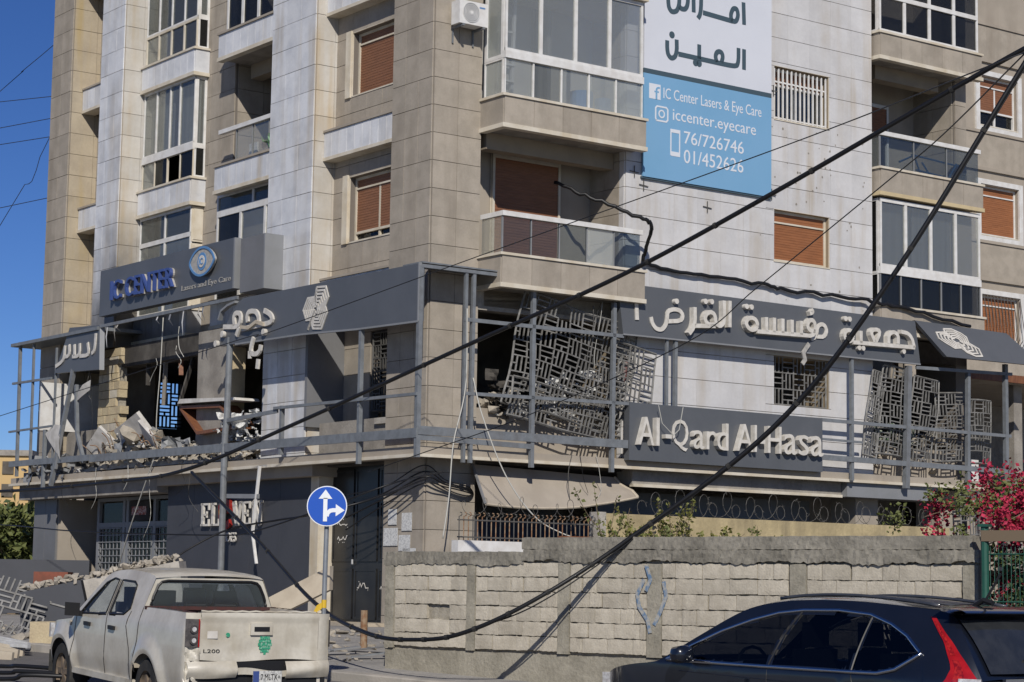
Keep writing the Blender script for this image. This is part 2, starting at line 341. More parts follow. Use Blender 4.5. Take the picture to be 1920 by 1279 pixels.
LOGO_R = [[(13.52, 7.63), (13.79, 7.65), (14.06, 7.57), (14.19, 7.49), (14.18, 7.35), (14.44, 7.23), (14.45, 7.06), (14.22, 7.04), (13.96, 7.11), (13.84, 7.21), (13.61, 7.18), (13.36, 7.3), (13.22, 7.38), (13.22, 7.52), (13.52, 7.55), (13.52, 7.63)]]
AR_LL = [[(13.08, 7.55), (13.11, 7.14), (13.26, 7.08)], [(13.51, 7.36), (13.4, 7.05), (13.92, 7.07)], [(13.95, 7.38), (13.92, 7.07), (14.34, 7.09)], [(14.25, 7.38), (14.22, 7.1)], [(14.55, 7.4), (14.49, 7.12), (14.76, 7.12)], [(14.78, 7.4), (14.82, 7.03), (15.28, 6.92)]]
# ------------------------------------------------------------------ ground, road, pavement
ys = [-40, 0, 10, 16] + [16 + i * .75 for i in range(1, 33)] + [60, 120, 400, 1500]
b = MB(); b.grid([[(x, y, gz(y)) for x in (-1200, -60, -20, 0, 20, 60, 1200)] for y in ys], True)
dm('earth', (.27, .25, .225), (.21, .195, .175), scale=1.5, rough=.95, bump=.4, bscale=8, fine=.15)
b.build('ground', 'earth', at=(0, 0, 0), kind='structure')
dm('asphalt', (.135, .125, .12), (.105, .10, .096), scale=.9, rough=.9, bump=.4, bscale=60, fine=.15)
RD = Vector((-.772, .635, 0)); RN = Vector((.635, .772, 0))       # road runs along the block wall
def rp(s, t): return Vector((-1.69, 29.5, 0)) + RD * s + RN * t      # s along (positive = left, away), t away from the road
def drape(b, s0, s1, ts, dz, ds=1.0):
    n = int((s1 - s0) / ds) + 1
    rows = []
    for i in range(n + 1):
        s = s0 + (s1 - s0) * i / n
        rows.append([(lambda p: (p.x, p.y, gz(p.y) + dz))(rp(s, t)) for t in ts])
    return b.grid(rows)
drape(MB(), -45, 60, [-16 + i * .9 for i in range(17)] + [-.95], .012).build('road', 'asphalt', at=(0, 0, 0), kind='structure')
dm('kerb', (.36, .33, .29), (.28, .26, .23), scale=3, rough=.9, bump=.3)
k = MB(); 
for (t0, t1, z0, z1) in ((-.95, -.80, .0, .0),):
    rows = []
    for i in range(106):
        s = -45 + i; row = []
        for (t, dz) in ((-.95, -.05), (-.95, .12), (-.93, .135), (-.78, .135), (-.78, .05)):
            p = rp(s, t); row.append((p.x, p.y, gz(p.y) + dz))
        rows.append(row)
    k.grid(rows)
kb = k.build('kerb', 'kerb', at=(0, 0, 0), kind='structure')
dm('pave', (.30, .285, .265), (.22, .21, .20), scale=2.5, rough=.95, bump=.5, bscale=14, fine=.2)
drape(MB(), -45, 60, [-.78 + i * .6 for i in range(16)], .125).build('pavement', 'pave', at=(0, 0, 0), kind='structure')

# ------------------------------------------------------------------ the apartment building
BG = thing('apartment_building', 'war damaged stone clad apartment block with glazed balconies and ripped open first floor', 'building', (0, 0, .9), BL)
R0, L0, WP = PR(0), PL(0), PR(-.3)
ZT = 18.6
def part(mb, name, m, **kw): return mb.build(name, m, BG, **kw)
# piers
def pier(name, a, u0, u1, v0, v1, z0, z1, mL, mR, wl, wr, core_m='joint', holes=()):
    o = part(MB().box(u0 + .02, u1, v0 + .02, v1, z0, z1), name, core_m)
    if mL: tiles(o, PL(u0 + .02), v0 + .02, v1, z0, z1, mL, wl)
    if mR: tiles(o, PR(v0 + .02), u0 + .03, u1, z0, z1, mR, wr)
    return o
corner = pier('corner_pier', 0, 0, 1.15, 0, 1.40, .9, ZT, 'beige', 'beige', .5, .58)
col1 = pier('pier', 0, 0, .9, 4.40, 6.22, 4.3, ZT, 'marble', 'marble_sunside', .6, .45, 'joint_w')
col2 = pier('pier', 0, 0, 1.0, 13.5, 14.76, 7.3, ZT, 'marble', 'marble_sunside', .42, .5, 'joint_w')
left = pier('corner_pier', 0, 0, 1.3, 16.5, 17.7, 4.3, ZT, 'beige', 'beige_y', .6, .65)
# back recess walls of the left facade
def wall_L(name, u, a0, a1, z0, z1, m, wid, holes, th=.25, cm='joint'):
    o = part(core(MB(), PL(u), a0, a1, z0, z1, th, holes), name, cm)
    tiles(o, PL(u), a0, a1, z0, z1, m, wid, holes); return o
def wall_R(name, v, a0, a1, z0, z1, m, wid, holes, th=.25, cm='joint', **k):
    o = part(core(MB(), PR(v), a0, a1, z0, z1, th, holes), name, cm)
    tiles(o, PR(v), a0, a1, z0, z1, m, wid, holes, **k); return o
WS = [(8.72, 10.08), (11.80, 13.14), (14.9, 16.24)]
wall_L('recess_wall', .55, 1.40, 4.40, 7.3, ZT, 'beige', .55, [(1.95, 3.78, a, b_) for a, b_ in WS])
def slats(b, pl, a0, a1, z0, z1, d, p=.055):
    n = max(1, int((z1 - z0) / p)); p = (z1 - z0) / n
    for i in range(n):
        z = z0 + i * p
        vs = [pl(a0, z, d - .006), pl(a1, z, d - .006), pl(a1, z + p * .15, d), pl(a0, z + p * .15, d), pl(a1, z + p * .85, d + .002), pl(a0, z + p * .85, d + .002), pl(a1, z + p, d - .006), pl(a0, z + p, d - .006)]
        b.add(vs, [(0, 1, 2, 3), (3, 2, 4, 5), (5, 4, 6, 7)])
    return b
def window(pl, a0, a1, z0, z1, sh=1.0, m='shutter', fm='cream', box=.2, bars=0, reveal=.10, glass='g_dark', split=1, room='dark'):
    # frame set back in the opening; sh = how much of the height the roller shutter covers
    f = MB(); w = .055; d0, d1 = -reveal - .07, -reveal
    pbox(f, pl, a0, a0 + w, z0, z1, d0, d1); pbox(f, pl, a1 - w, a1, z0, z1, d0, d1)
    pbox(f, pl, a0 + w, a1 - w, z0, z0 + w, d0, d1 - .004); pbox(f, pl, a0 + w, a1 - w, z1 - w, z1, d0, d1 - .004)
    zb = z1 - box
    pbox(f, pl, a0 + w, a1 - w, zb - .035, zb, d0, d1 + .004)
    zs = zb - .035 - (zb - .035 - z0 - w) * sh
    if sh < .97:
        for i in range(1, split + 1):
            x = a0 + (a1 - a0) * i / (split + 1); pbox(f, pl, x - .03, x + .03, z0 + w, zb - .035, d0, d1 - .02)
    if 0.05 < sh < .97: pbox(f, pl, a0 + w, a1 - w, zs - .05, zs, d0 + .02, d1 + .001)
    o = part(f, 'window', fm)
    s = MB(); slats(s, pl, a0 + w, a1 - w, zb, z1 - w, d0 + .04)
    if sh > .05: slats(s, pl, a0 + w, a1 - w, zs, zb - .035, d0 + .045)
    s.build('roller_shutter', m, o, fix=False)
    if sh < .97:
        pbox(MB(), pl, a0 + w, a1 - w, z0 + w, zb - .035, d0 + .004, d0 + .010).build('pane', glass, o)
        pbox(MB(), pl, a0 - .1, a1 + .1, z0 - .1, z1 + .1, d0 - .6, d0 - .5).build('room_shade_sheet', room, o)  # near-black sheet; the room's shade is painted into its colour
    # reveals in stone trim
    t = MB(); pbox(t, pl, a0 - .012, a0 - .001, z0, z1, d0, .03); pbox(t, pl, a1 + .001, a1 + .012, z0, z1, d0, .03)
    pbox(t, pl, a0 - .012, a1 + .012, z0 - .03, z0 - .002, d0, .045); pbox(t, pl, a0, a1, z1 + .001, z1 + .012, d0, .03)
    t.build('sill', 'cream', o)
    for i in range(bars):
        x = a0 + .05 + (a1 - a0 - .1) * i / (bars - 1)
        pbox(MB(), pl, x - .016, x + .016, z0 - .02, z1 - .03, -.045, -.015).build('bar', 'white', o)
    if bars:
        for z in (z0 + .05, zb - .06):
            pbox(MB(), pl, a0 + .01, a1 - .01, z - .015, z + .015, -.06, -.047).build('bar', 'white', o)
    return o
for i, (z0, z1) in enumerate(WS): window(PL(.55), 1.95, 3.78, z0, z1, (.84, 1, 1)[i], reveal=.12, box=.22)
# white side casing strips beside those windows (deep left reveal catches the sun)
for (z0, z1) in WS:
    part(pbox(MB(), PL(.55), 3.79, 3.98, z0 - .03, z1 + .05, -.02, .075), 'window_casing', 'cream')
# marble spandrels between the corner pier and the next pier
def spandrel(pl, a0, a1, z0, z1, d, m='marble', wid=.31, th=.3, drip='cream'):
    o = part(pbox(MB(), pl, a0, a1, z0, z1, d - th, d), 'spandrel', 'joint_w')
    q = lambda a, z, dd=0: pl(a, z, dd + d)
    n = max(1, round((a1 - a0) / wid)); w = (a1 - a0) / n
    for i in range(n): ppiece('stone_tile', m, o, q, a0 + i * w + .006, a0 + (i + 1) * w - .006, z0 + .03, z1 - .004, -.01, .03 + random.uniform(-.003, .003))
    pbox(MB(), q, a0 - .01, a1 + .01, z1, z1 + .045, -th - .02, .06).build('coping', 'plaster', o)
    pbox(MB(), q, a0 - .005, a1 + .005, z0 - .045, z0 + .025, -th - .02, .05).build('drip_moulding', drip, o)
    return o
for z in (7.95, 11.08, 14.18, 17.3): spandrel(PL(0), 1.41, 4.39, z - .56, z, -.28)
for z in (8.0, 11.1, 14.2, 17.3): spandrel(PL(0), 14.78, 16.48, z - .56, z, -.35, 'marble', .35)
wall_L('recess_wall', .80, 14.76, 16.5, 7.3, ZT, 'beige', .6, [(14.9, 15.95, a + .12, b_ + .12) for a, b_ in WS])
for (z0, z1) in WS:
    window(PL(.80), 14.9, 15.95, z0 + .12, z1 + .12, .95)
    part(pbox(MB(), PL(.80), 15.955, 16.13, z0 + .08, z1 + .17, -.02, .08), 'window_casing', 'cream')
# plain left wall between bay window and recessed balcony
wall_L('side_wall', .9, 9.45, 13.5, 4.9, ZT, 'beige', .62, [(10.9, 13.3, 7.3, ZT), (9.45, 13.5, 4.9, 7.3)])
# ------------------------------------------------------------------ balconies
def glazing(o, pl, a0, a1, z0, z1, n, d, glass, fm='white', w=.06, top=True, bot=True, cols=None):
    f = MB(); xs = cols or [a0 + (a1 - a0) * i / n for i in range(n + 1)]
    for i, x in enumerate(xs):
        ww = w if 0 < i < len(xs) - 1 else w * 1.3
        if not (top or bot): pbox(MB(), pl, max(a0, x - ww / 2), min(a1, x + ww / 2), z0, z1, d - .05, d).build('mullion', fm, o); continue
        pbox(f, pl, max(a0, x - ww / 2), min(a1, x + ww / 2), z0, z1, d - .05, d)
    if bot: pbox(f, pl, a0, a1, z0, z0 + w * .8, d - .052, d + .003)
    if top: pbox(f, pl, a0, a1, z1 - w, z1, d - .052, d + .003)
    if f.v: f.build('glazing_frame', fm, o)
    gl = glass if isinstance(glass, (list, tuple)) else [glass] * (len(xs) - 1)
    for i in range(len(xs) - 1):
        if gl[i]: pbox(MB(), pl, xs[i] + w / 2, xs[i + 1] - w / 2, z0 + .01, z1 - .01, d - .032, d - .026).build('pane', gl[i], o)
def balcony(pl, a0, a1, zs, dout, din, ptile='beige', ph=.6, end=True, drip='cream', tw=.75, cop='cream', low_end=0):
    b = MB(); zb = zs - ph
    pbox(b, pl, a0, a1, zb, zb + .14, din, dout - .13); pbox(b, pl, a0, a1, zb, zs - .05, dout - .13, dout)
    if end: pbox(b, pl, a0, a0 + .12, zb + .001, zs - .051, low_end, dout - .13)
    o = part(b, 'balcony', 'concrete')
    q = lambda a, z, dd=0: pl(a, z, dd + dout); n = max(1, round((a1 - a0) / tw)); w = (a1 - a0) / n
    for i in range(n): ppiece('stone_tile', ptile, o, q, a0 + i * w + .005, a0 + (i + 1) * w - .005, zb + .04, zs - .055, -.01, .025)
    if end:
        e0 = pl(a0, zb + .04, low_end); e1 = pl(a0, zs - .055, dout); nrm = pl(a0 - .022, 0, 0) - pl(a0, 0, 0)
        p = e0 + nrm; piece('stone_tile', ptile, o, *sorted((p.x, e1.x + .0 * nrm.x)), *sorted((p.y, e1.y)), p.z, e1.z)
    c = MB(); pbox(c, pl, a0 - .03, a1 + .03, zs - .05, zs, dout - .16, dout + .06)
    if end: pbox(c, pl, a0 - .06, a0 + .13, zs - .052, zs - .002, low_end, dout + .058)
    c.build('coping', cop, o)
    c = MB(); pbox(c, pl, a0 - .02, a1 + .02, zb - .05, zb + .035, dout - .12, dout + .05)
    if end: pbox(c, pl, a0 - .05, a0 + .1, zb - .052, zb + .033, low_end, dout + .048)
    c.build('drip_moulding', drip, o)
    return o
def rail(o, pl, a0, a1, zs, dout, n, glass='g_tint', h=.72, low_end=0, cap='white'):
    d = dout - .06
    for i in range(n):
        x0 = a0 + .03 + (a1 - a0 - .06) * i / n; x1 = a0 + .03 + (a1 - a0 - .06) * (i + 1) / n
        g = glass[i] if isinstance(glass, (list, tuple)) else glass
        if g: pbox(MB(), pl, x0 + .012, x1 - .012, zs + .02, zs + h, d - .005, d + .005).build('glass_panel', g, o)
        pbox(MB(), pl, x0 - .012, x0 + .012, zs, zs + h, d - .02, d + .02).build('post', 'clad_l', o)
    pbox(MB(), pl, a0, a1, zs + h, zs + h + .095, d - .05, d + .06).build('handrail', cap, o)
    e = MB(); pbox(e, pl, a0, a0 + .09, zs + h + .001, zs + h + .094, low_end, d - .05); e.build('handrail', cap, o)
    pbox(MB(), pl, a0 + .03, a0 + .04, zs + .02, zs + h, low_end + .02, d - .02).build('glass_panel', glass if isinstance(glass, str) else 'g_tint', o)
def side_glaze(o, pl, a, d0, d1, z0, z1, glass, fm='white', w=.06):        # glazing across the low end of a balcony
    f = MB()
    for d in (d0, d1 - w): pbox(f, pl, a, a + .05, z0, z1, d, d + w)
    pbox(f, pl, a - .002, a + .052, z0, z0 + w, d0, d1); pbox(f, pl, a - .002, a + .052, z1 - w, z1, d0, d1)
    f.build('glazing_frame', fm, o)
    pbox(MB(), pl, a + .02, a + .026, z0 + w, z1 - w, d0 + w, d1 - w).build('pane', glass, o)
# --- balconies left of the white wall (right facade)
U0, U1 = 1.15, 4.79
part(MB().box(1.0, 4.9, .80, 1.05, 7.3, ZT), 'balcony_back_wall', 'plaster')
for i, zs in enumerate((8.05, 11.15, 14.25)):
    o = balcony(R0, U0 - .0, 4.70, zs, .75, -.80, 'beige', .62)
    MB().box(1.3, 4.5, .02, .30, zs - .95, zs - .622).build('beam', 'soffit', o)
    if i == 0: rail(o, R0, U0 + .02, 4.66, zs, .75, 5, ['g_rail', 'g_rail', 'g_rail', 'g_frost', 'g_rail'])
    else:
        gl = ['g_clear', 'g_clear', 'g_clear', 'g_clear', 'g_frost']
        glazing(o, R0, U0 + .05, 4.66, zs, zs + .72, 5, .70, ['g_clear', 'g_tint', 'g_clear', 'g_frost', 'g_frost'], w=.035, top=False, bot=False)
        pbox(MB(), R0, U0 + .04, 4.67, zs + .72, zs + .86, .63, .73).build('transom', 'white', o)
        glazing(o, R0, U0 + .05, 4.66, zs + .86, zs + 2.42, 4, .70, 'g_clear', w=.075)
        side_glaze(o, R0, U0 + .04, .02, .64, zs, zs + .73, 'g_frost', w=.04); side_glaze(o, R0, U0 + .04, .02, .64, zs + .72, zs + 2.42, 'g_frost', w=.08)
        MB().box(1.2, 4.5, .75, .79, zs - .4, zs + 2.4).build('inner_wall', 'room_l', o)
        MB().box(2.9, 3.0, .2, .74, zs - .4, zs + 2.4).build('inner_wall', 'curtain_d', o) if i == 1 else None
# closed shutter doors behind the lowest balcony
window(PR(.80), 1.97, 3.68, 7.9, 10.32, 1.0, 'shutter', 'cream', .05, reveal=-.09)
# --- white marble wall with its windows
WW = [(8.94, 10.60, 5.67, 6.73), (8.94, 10.60, 8.79, 9.91), (8.94, 10.60, 11.91, 13.08), (8.94, 10.60, 15.0, 16.2)]
WW = [(KU(a), KU(c), KZ(d), KZ(e)) for a, c, d, e in WW]; U1 = KU(U1)
mw = wall_R('marble_wall', -.3, U1, 11.64, 4.25, ZT, 'marble_wall', .62, WW, th=1.5, cm='joint_w', vg=.003, gap=.012)
tiles(mw, PL(U1), -.14, .8, 7.4, ZT, 'beige', .55)
tiles(mw, PL(U1), -.3, -.15, 4.3, ZT, 'marble_wall', .2)
pt = MB(); rp_ = random.Random(2)
for i in range(70):
    a = rp_.gauss(9.9, 1.3); z = rp_.choice((rp_.gauss(11.0, .7), rp_.gauss(9.2, 1.6))); r = rp_.uniform(.012, .035)
    if U1 + .1 < a < 11.5 and not any(h[0] - .05 < a < h[1] + .05 and h[2] - .05 < z < h[3] + .05 for h in WW):
        pt.add([WP(a + r * rp_.uniform(.6, 1.2) * math.cos(t), z + r * rp_.uniform(.6, 1.2) * math.sin(t), .0345) for t in [k * .785 for k in range(8)]], [tuple(range(8))])
pt.build('shrapnel_pits', 'concrete', mw, fix=False, kind='stuff')
window(WP, *WW[1], 1.0, 'shutter_o', 'cream', .24, reveal=.08)
window(WP, *WW[2], .06, 'shutter', 'white', .26, bars=13, reveal=.16, glass='g_mirror')
window(WP, *WW[3], 1.0, 'shutter_o', 'cream', .24, reveal=.08)
part(pbox(MB(), R0, 8.2, 10.7, 5.3, 6.9, -.9, -.8), 'room_shade_sheet', 'dark')  # dark sheet painted as the unlit interior behind the grille
# --- balcony stack on the right
V0, V1 = 11.95, 15.1
part(MB().box(11.5, 15.1, 1.25, 1.45, 7.3, ZT), 'balcony_back_wall', 'plaster')
end = part(MB().box(14.72, 15.1, .02, 1.25, 4.3, ZT), 'end_wall', 'joint'); tiles(end, PL(14.72), .05, 1.25, 7.4, ZT, 'beige', .6); tiles(end, R0, 14.72, 15.1, 7.4, ZT, 'beige', .6)
for i, zs in enumerate((8.05, 11.15, 14.25)):
    o = balcony(R0, 11.72, 15.1, zs, .5, -1.25, 'beige', .6, drip='cream_y' if i == 1 else 'cream', tw=.62)
    MB().box(12.2, 14.3, .1, .4, zs - .92, zs - .602).build('beam', 'soffit', o)
    if i == 1:
        rail(o, R0, 11.74, 15.06, zs, .5, 3, ['g_rail', 'g_rail', 'g_rail'])
    elif i == 0:
        glazing(o, R0, 11.76, 15.05, zs, zs + .70, 5, .46, 'g_dark', 'clad_l', w=.03, top=False, bot=False)
        pbox(MB(), R0, 11.75, 15.06, zs + .70, zs + .86, .38, .48).build('transom', 'white', o)
        glazing(o, R0, 11.76, 15.05, zs + .86, zs + 2.40, 4, .46, ['g_tint', 'g_tint', 'g_tint', 'g_tint'], w=.08)
        for (c0, c1) in ((11.95, 12.9), (13.0, 14.25)): MB().box(c0, c1, -.25, -.22, zs + .1, zs + 2.35).build('curtain', 'curtain_d', o)
        MB().box(14.28, 15.0, -.25, -.22, zs + .1, zs + 2.35).build('curtain', 'plaster', o)
        side_glaze(o, R0, 11.75, .02, .40, zs, zs + .71, 'g_dark', w=.03); side_glaze(o, R0, 11.75, .02, .40, zs + .70, zs + 2.40, 'g_dark', w=.06)
    else:
        glazing(o, R0, 11.76, 15.05, zs, zs + 2.4, 4, .46, 'g_dark', w=.09)
        pbox(MB(), R0, 12.0, 15.0, zs + .80, zs + .90, .42, .475).build('transom', 'white', o)
        side_glaze(o, R0, 11.75, .02, .40, zs, zs + 2.4, 'g_dark', w=.06)
# balcony door on the open one
window(PR(1.25), 12.25, 13.75, 10.7, 13.1, .28, 'shutter', 'white', .05, reveal=-.09, split=1, glass='g_dark')
# --- left facade: bay windows
for i, zs in enumerate((8.05, 11.15, 14.25)):
    o = balcony(L0, 10.75, 13.45, zs, -.5, -1.6, 'marble', .63, tw=.34, low_end=-.9, cop='cream')
    wid = [10.82 + (13.4 - 10.82) * k / 4 for k in range(5)]
    if i == 2:
        glazing(o, L0, 10.80, 13.42, zs, zs + .75, 4, -.55, ['g_mirror', 'g_mirror', 'g_tint', 'g_tint'], 'cream', w=.06); glazing(o, L0, 10.80, 13.42, zs + .75, zs + 2.4, 4, -.55, 'g_mirror', 'white', w=.05)
    elif i == 1:
        glazing(o, L0, 10.80, 13.42, zs, zs + .66, 4, -.55, ['g_dark', None, 'g_dark', 'g_tint'], 'cream', w=.03, top=False, bot=False)
        pbox(MB(), L0, 10.79, 13.43, zs + .66, zs + .82, -.62, -.53).build('transom', 'white', o)
        glazing(o, L0, 10.80, 13.42, zs + .82, zs + 2.42, 4, -.55, 'g_tint', 'white', w=.05, cols=[10.8, 11.55, 12.05, 12.75, 13.42])
        for (c0, c1) in ((10.9, 11.9), (12.2, 13.4)): pbox(MB(), L0, c0, c1, zs + .85, zs + 2.4, -.78, -.75).build('curtain', 'curtain', o)
    else:
        glazing(o, L0, 10.80, 13.42, zs, zs + 1.75, 2, -.55, 'g_tint', 'white', w=.06); glazing(o, L0, 10.80, 13.42, zs + 1.75, zs + 2.42, 2, -.55, 'g_mirror', 'white', w=.06)
        pbox(MB(), L0, 10.9, 13.4, zs, zs + 1.75, -.8, -.77).build('curtain', 'curtain_d', o)
    if i: side_glaze(o, L0, 10.79, -.88, -.58, zs, zs + .75, 'g_dark', 'white', w=.05); side_glaze(o, L0, 10.79, -.88, -.58, zs + .75, zs + 2.42, 'g_tint', 'white', w=.07)
    else:
        p = MB()
        for (z0, z1) in ((zs, zs + .7), (zs + .7, zs + 1.55), (zs + 1.55, zs + 2.42)):
            p.box(.57, .89, 10.79, 10.83, z0 + .02, z1 - .02); p.box(.62, .85, 10.775, 10.79, z0 + .07, z1 - .07)
        p.build('door_panel', 'cream', o)
    MB().box(2.2, 2.3, 10.8, 13.4, zs - .4, zs + 2.4).build('inner_wall', 'room', o)
# --- left facade: recessed balcony stack between bay and pier
part(MB().box(2.3, 2.5, 6.2, 9.6, 7.3, ZT), 'balcony_back_wall', 'plaster')
jm = part(MB().box(.93, 2.4, 9.46, 9.7, 7.3, ZT), 'jamb_wall', 'joint'); tiles(jm, PR(9.46), .95, 2.3, 7.3, ZT, 'beige', .65)
for i, zs in enumerate((8.05, 11.16, 14.26)):
    o = balcony(L0, 6.3, 9.38, zs, -.40, -2.3, 'marble' if i else 'marble', .62, tw=.36, low_end=-.9, end=False, cop='plaster')
    MB().box(1.2, 1.5, 6.3, 9.3, zs - .95, zs - .622).build('beam', 'soffit', o)
    if i == 1:
        rail(o, L0, 6.3, 9.30, zs, -.4, 4, ['g_tint', 'g_tint', 'g_tint', None], low_end=-.6)
    elif i == 2:
        glazing(o, L0, 6.35, 9.25, zs, zs + 2.4, 4, -.50, 'g_dark', 'white', w=.10)
        pbox(MB(), L0, 6.4, 9.2, zs + .85, zs + .95, -.56, -.48).build('transom', 'white', o)
    else:
        glazing(o, L0, 6.35, 9.66, zs, zs + 2.06, 3, -.62, ['g_tint', 'g_tint', 'g_dark'], 'white', w=.09); glazing(o, L0, 6.35, 9.66, zs + 2.06, zs + 2.5, 2, -.62, 'g_mirror', 'white', w=.08)
        pbox(MB(), L0, 6.4, 8.9, zs, zs + 2.0, -.9, -.87).build('curtain', 'plaster', o)
# interior floors and party walls so the rooms stay dark
for z in (7.32, 10.55, 13.65, 16.75): part(MB().box(1.2 if z > 8 else .95, 15.0, 1.5, 17.4, z, z + .14), 'floor_slab', 'concrete')
part(MB().box(.1, 15.05, .1, 17.6, ZT - .15, ZT), 'roof_slab', 'concrete')
part(MB().box(2.6, 2.75, 1.5, 17.4, 7.46, ZT - .2), 'party_wall', 'room'); part(MB().box(3, 15, 2.6, 2.75, 7.46, ZT - .2), 'party_wall', 'room')
part(MB().box(1.3, 3, 17.45, 17.68, 7.35, ZT), 'end_wall', 'beige')
# ------------------------------------------------------------------ lower floors of the building
dm('clad_m', (.165, .165, .17), (.15, .15, .152), scale=1.5, rough=.5, fine=.04)
dm('soot', (.10, .09, .078), (.045, .04, .035), scale=1.5, rough=.95, bump=.3)
Zf, Zc = 4.27, 7.30
# floor and ledge
part(MB().box(.05, 15.1, .05, 17.7, 4.05, Zf), 'floor_slab', 'soot')
lg = MB(); lg.box(-.5, 15.2, -.5, .045, 4.10, Zf); lg.box(-.5, .045, .05, 18.1, 4.10, Zf); part(lg, 'ledge', 'plaster')
lg = MB(); lg.box(-.55, 15.22, -.55, -.40, 4.07, 4.13); lg.box(-.55, -.40, -.40, 18.12, 4.07, 4.13); part(lg, 'ledge_moulding', 'cream')
# first floor, left facade
part(MB().box(-.06, 1.3, 4.30, 4.395, 4.9, 7.28), 'cladding_panel', 'clad_m')
wl = wall_L('recess_wall', .85, 1.40, 4.30, 4.3, 7.3, 'beige', .6, [(1.5, 3.3, 5.05, 6.85)], th=.2)
part(MB().box(1.5, 1.6, 1.4, 4.3, 4.9, 7.0), 'room_shade_sheet', 'dark')  # interior shade behind the recessed window, painted as a near-black sheet
part(MB().box(.25, .33, 1.42, 4.28, Zf, 4.98), 'parapet_panel', 'concrete')
part(MB().box(.18, .26, 1.42, 2.1, 4.85, 4.97), 'parapet_panel', 'concrete_l')
cc = part(MB().box(0, .42, 7.80, 9.17, Zf, 7.28), 'concrete_column', 'concrete')
MB().box(.0, .43, 7.77, 7.80, 4.5, 7.2).build('render_coat', 'block_y', cc)
bm_ = part(MB().box(.12, .5, 6.22, 7.79, 6.85, 7.3).box(.10, .5, 9.18, 14.4, 6.80, 7.3), 'beam', 'soot')
part(MB().box(.1, 1.3, 14.4, 16.5, 6.95, 7.3), 'beam', 'soot')
# block masonry pier with a ragged edge
mp = part(MB().box(.06, .24, 13.2, 14.2, Zf, 7.2), 'masonry_pier', 'mortar')
z = Zf; r = 0
while z < 7.1:
    v = 14.2; edge = 12.55 + .62 * min(1, (z - Zf) / 1.6) + random.uniform(-.12, .12); first = True
    while v > edge + .1:
        w = (.2 if (r % 2 and first) else .40); first = False
        v1 = max(v - w, edge)
        piece('block', 'block_y' if random.random() < .8 else 'block', mp, random.uniform(-.012, .004), .22, v1 + .012, v, z + .006, z + .192); v = v1
    z += .2; r += 1
# interior: dark back walls, and the far end wall with a window grille that lets the sky through
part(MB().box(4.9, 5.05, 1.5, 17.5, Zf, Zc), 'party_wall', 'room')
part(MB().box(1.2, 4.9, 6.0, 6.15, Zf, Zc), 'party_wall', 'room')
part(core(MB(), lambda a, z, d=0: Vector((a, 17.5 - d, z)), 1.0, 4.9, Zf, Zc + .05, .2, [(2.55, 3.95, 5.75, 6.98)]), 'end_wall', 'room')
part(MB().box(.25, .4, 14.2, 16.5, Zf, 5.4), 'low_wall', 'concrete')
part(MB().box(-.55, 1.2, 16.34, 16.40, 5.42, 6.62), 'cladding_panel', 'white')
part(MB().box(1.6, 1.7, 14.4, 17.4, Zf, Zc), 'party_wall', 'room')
# first floor, right facade
pw = part(MB().box(1.16, U1, .04, .22, Zf, 5.12), 'parapet_wall', 'plaster')
part(MB().box(1.16, U1, .02, .3, 7.02, 7.42), 'lintel', 'concrete_l')
part(MB().box(1.16, U1, 3.2, 3.35, Zf, Zc), 'party_wall', 'room')
part(MB().box(11.95, 15.1, 3.0, 3.15, Zf, Zc), 'party_wall', 'room'); part(MB().box(11.96, 14.72, .05, .25, Zf, 4.95), 'parapet_wall', 'plaster')
part(MB().box(11.95, 15.1, .02, .3, 6.95, 7.4), 'lintel', 'soot')
# ground floor, left facade
part(MB().box(-.30, .3, 3.6, 10.36, 3.86, 4.09), 'beam', 'plaster'); part(MB().box(-.30, .3, 10.36, 18.0, 3.72, 4.09), 'beam', 'concrete')
for i in range(5):
    v0 = 4.06 + i * 1.26; part(MB().box(-.02, .25, v0 + .004, v0 + 1.256, .9, 3.86), 'cladding_panel', 'clad_d')
part(MB().box(-.05, .6, 3.74, 4.05, .85, 3.86), 'column', 'cream')
gt = part(MB().box(.30, .36, 1.40, 3.74, .98, 4.05), 'gate', 'black_gate')
for (v0, v1) in ((1.42, 1.98), (2.06, 2.86), (2.94, 3.72)):
    for (z0, z1) in ((1.02, 2.02), (2.16, 3.35), (3.42, 4.0)):
        g = MB(); g.box(.275, .30, v0, v0 + .05, z0, z1); g.box(.275, .30, v1 - .05, v1, z0, z1); g.box(.276, .30, v0, v1, z0, z0 + .05); g.box(.276, .30, v0, v1, z1 - .05, z1)
        g.build('gate_frame', 'black_gate', gt); MB().box(.288, .299, v0 + .05, v1 - .05, z0 + .05, z1 - .05).build('gate_panel', 'black_gate', gt)
MB().box(.25, .275, 2.9, 2.93, 2.1, 2.2).build('lock', 'grille_w', gt)
gl_ = lambda a, z, d=0: Vector((.285 - d, a, z))
for (v, z, w) in ((3.32, 2.88, .42), (3.32, 2.58, .40), (2.5, 1.64, .46), (1.72, 1.60, .36)):
    q = MB(); x = v + w / 2; random.seed(int(v * 100 + z * 10)); pts = []
    while x > v - w / 2:
        pts.append((x, z + random.choice((0, .02, .07, .09)))); x -= w / 9
    stroke(q, gl_, pts, .022, .006, .009)
    for _ in range(3): disc(q, gl_, v + random.uniform(-w / 2, w / 2), z - .04 + random.choice((0, .16)), .012, .006, .009, 6)
    q.build('painted_lettering', 'letter', gt)
random.seed(11)
part(MB().box(-.45, .35, 1.2, 4.0, .80, .97), 'step', 'board')
part(MB().box(.6, .75, 3.7, 4.1, .9, 4.1), 'reveal', 'concrete')
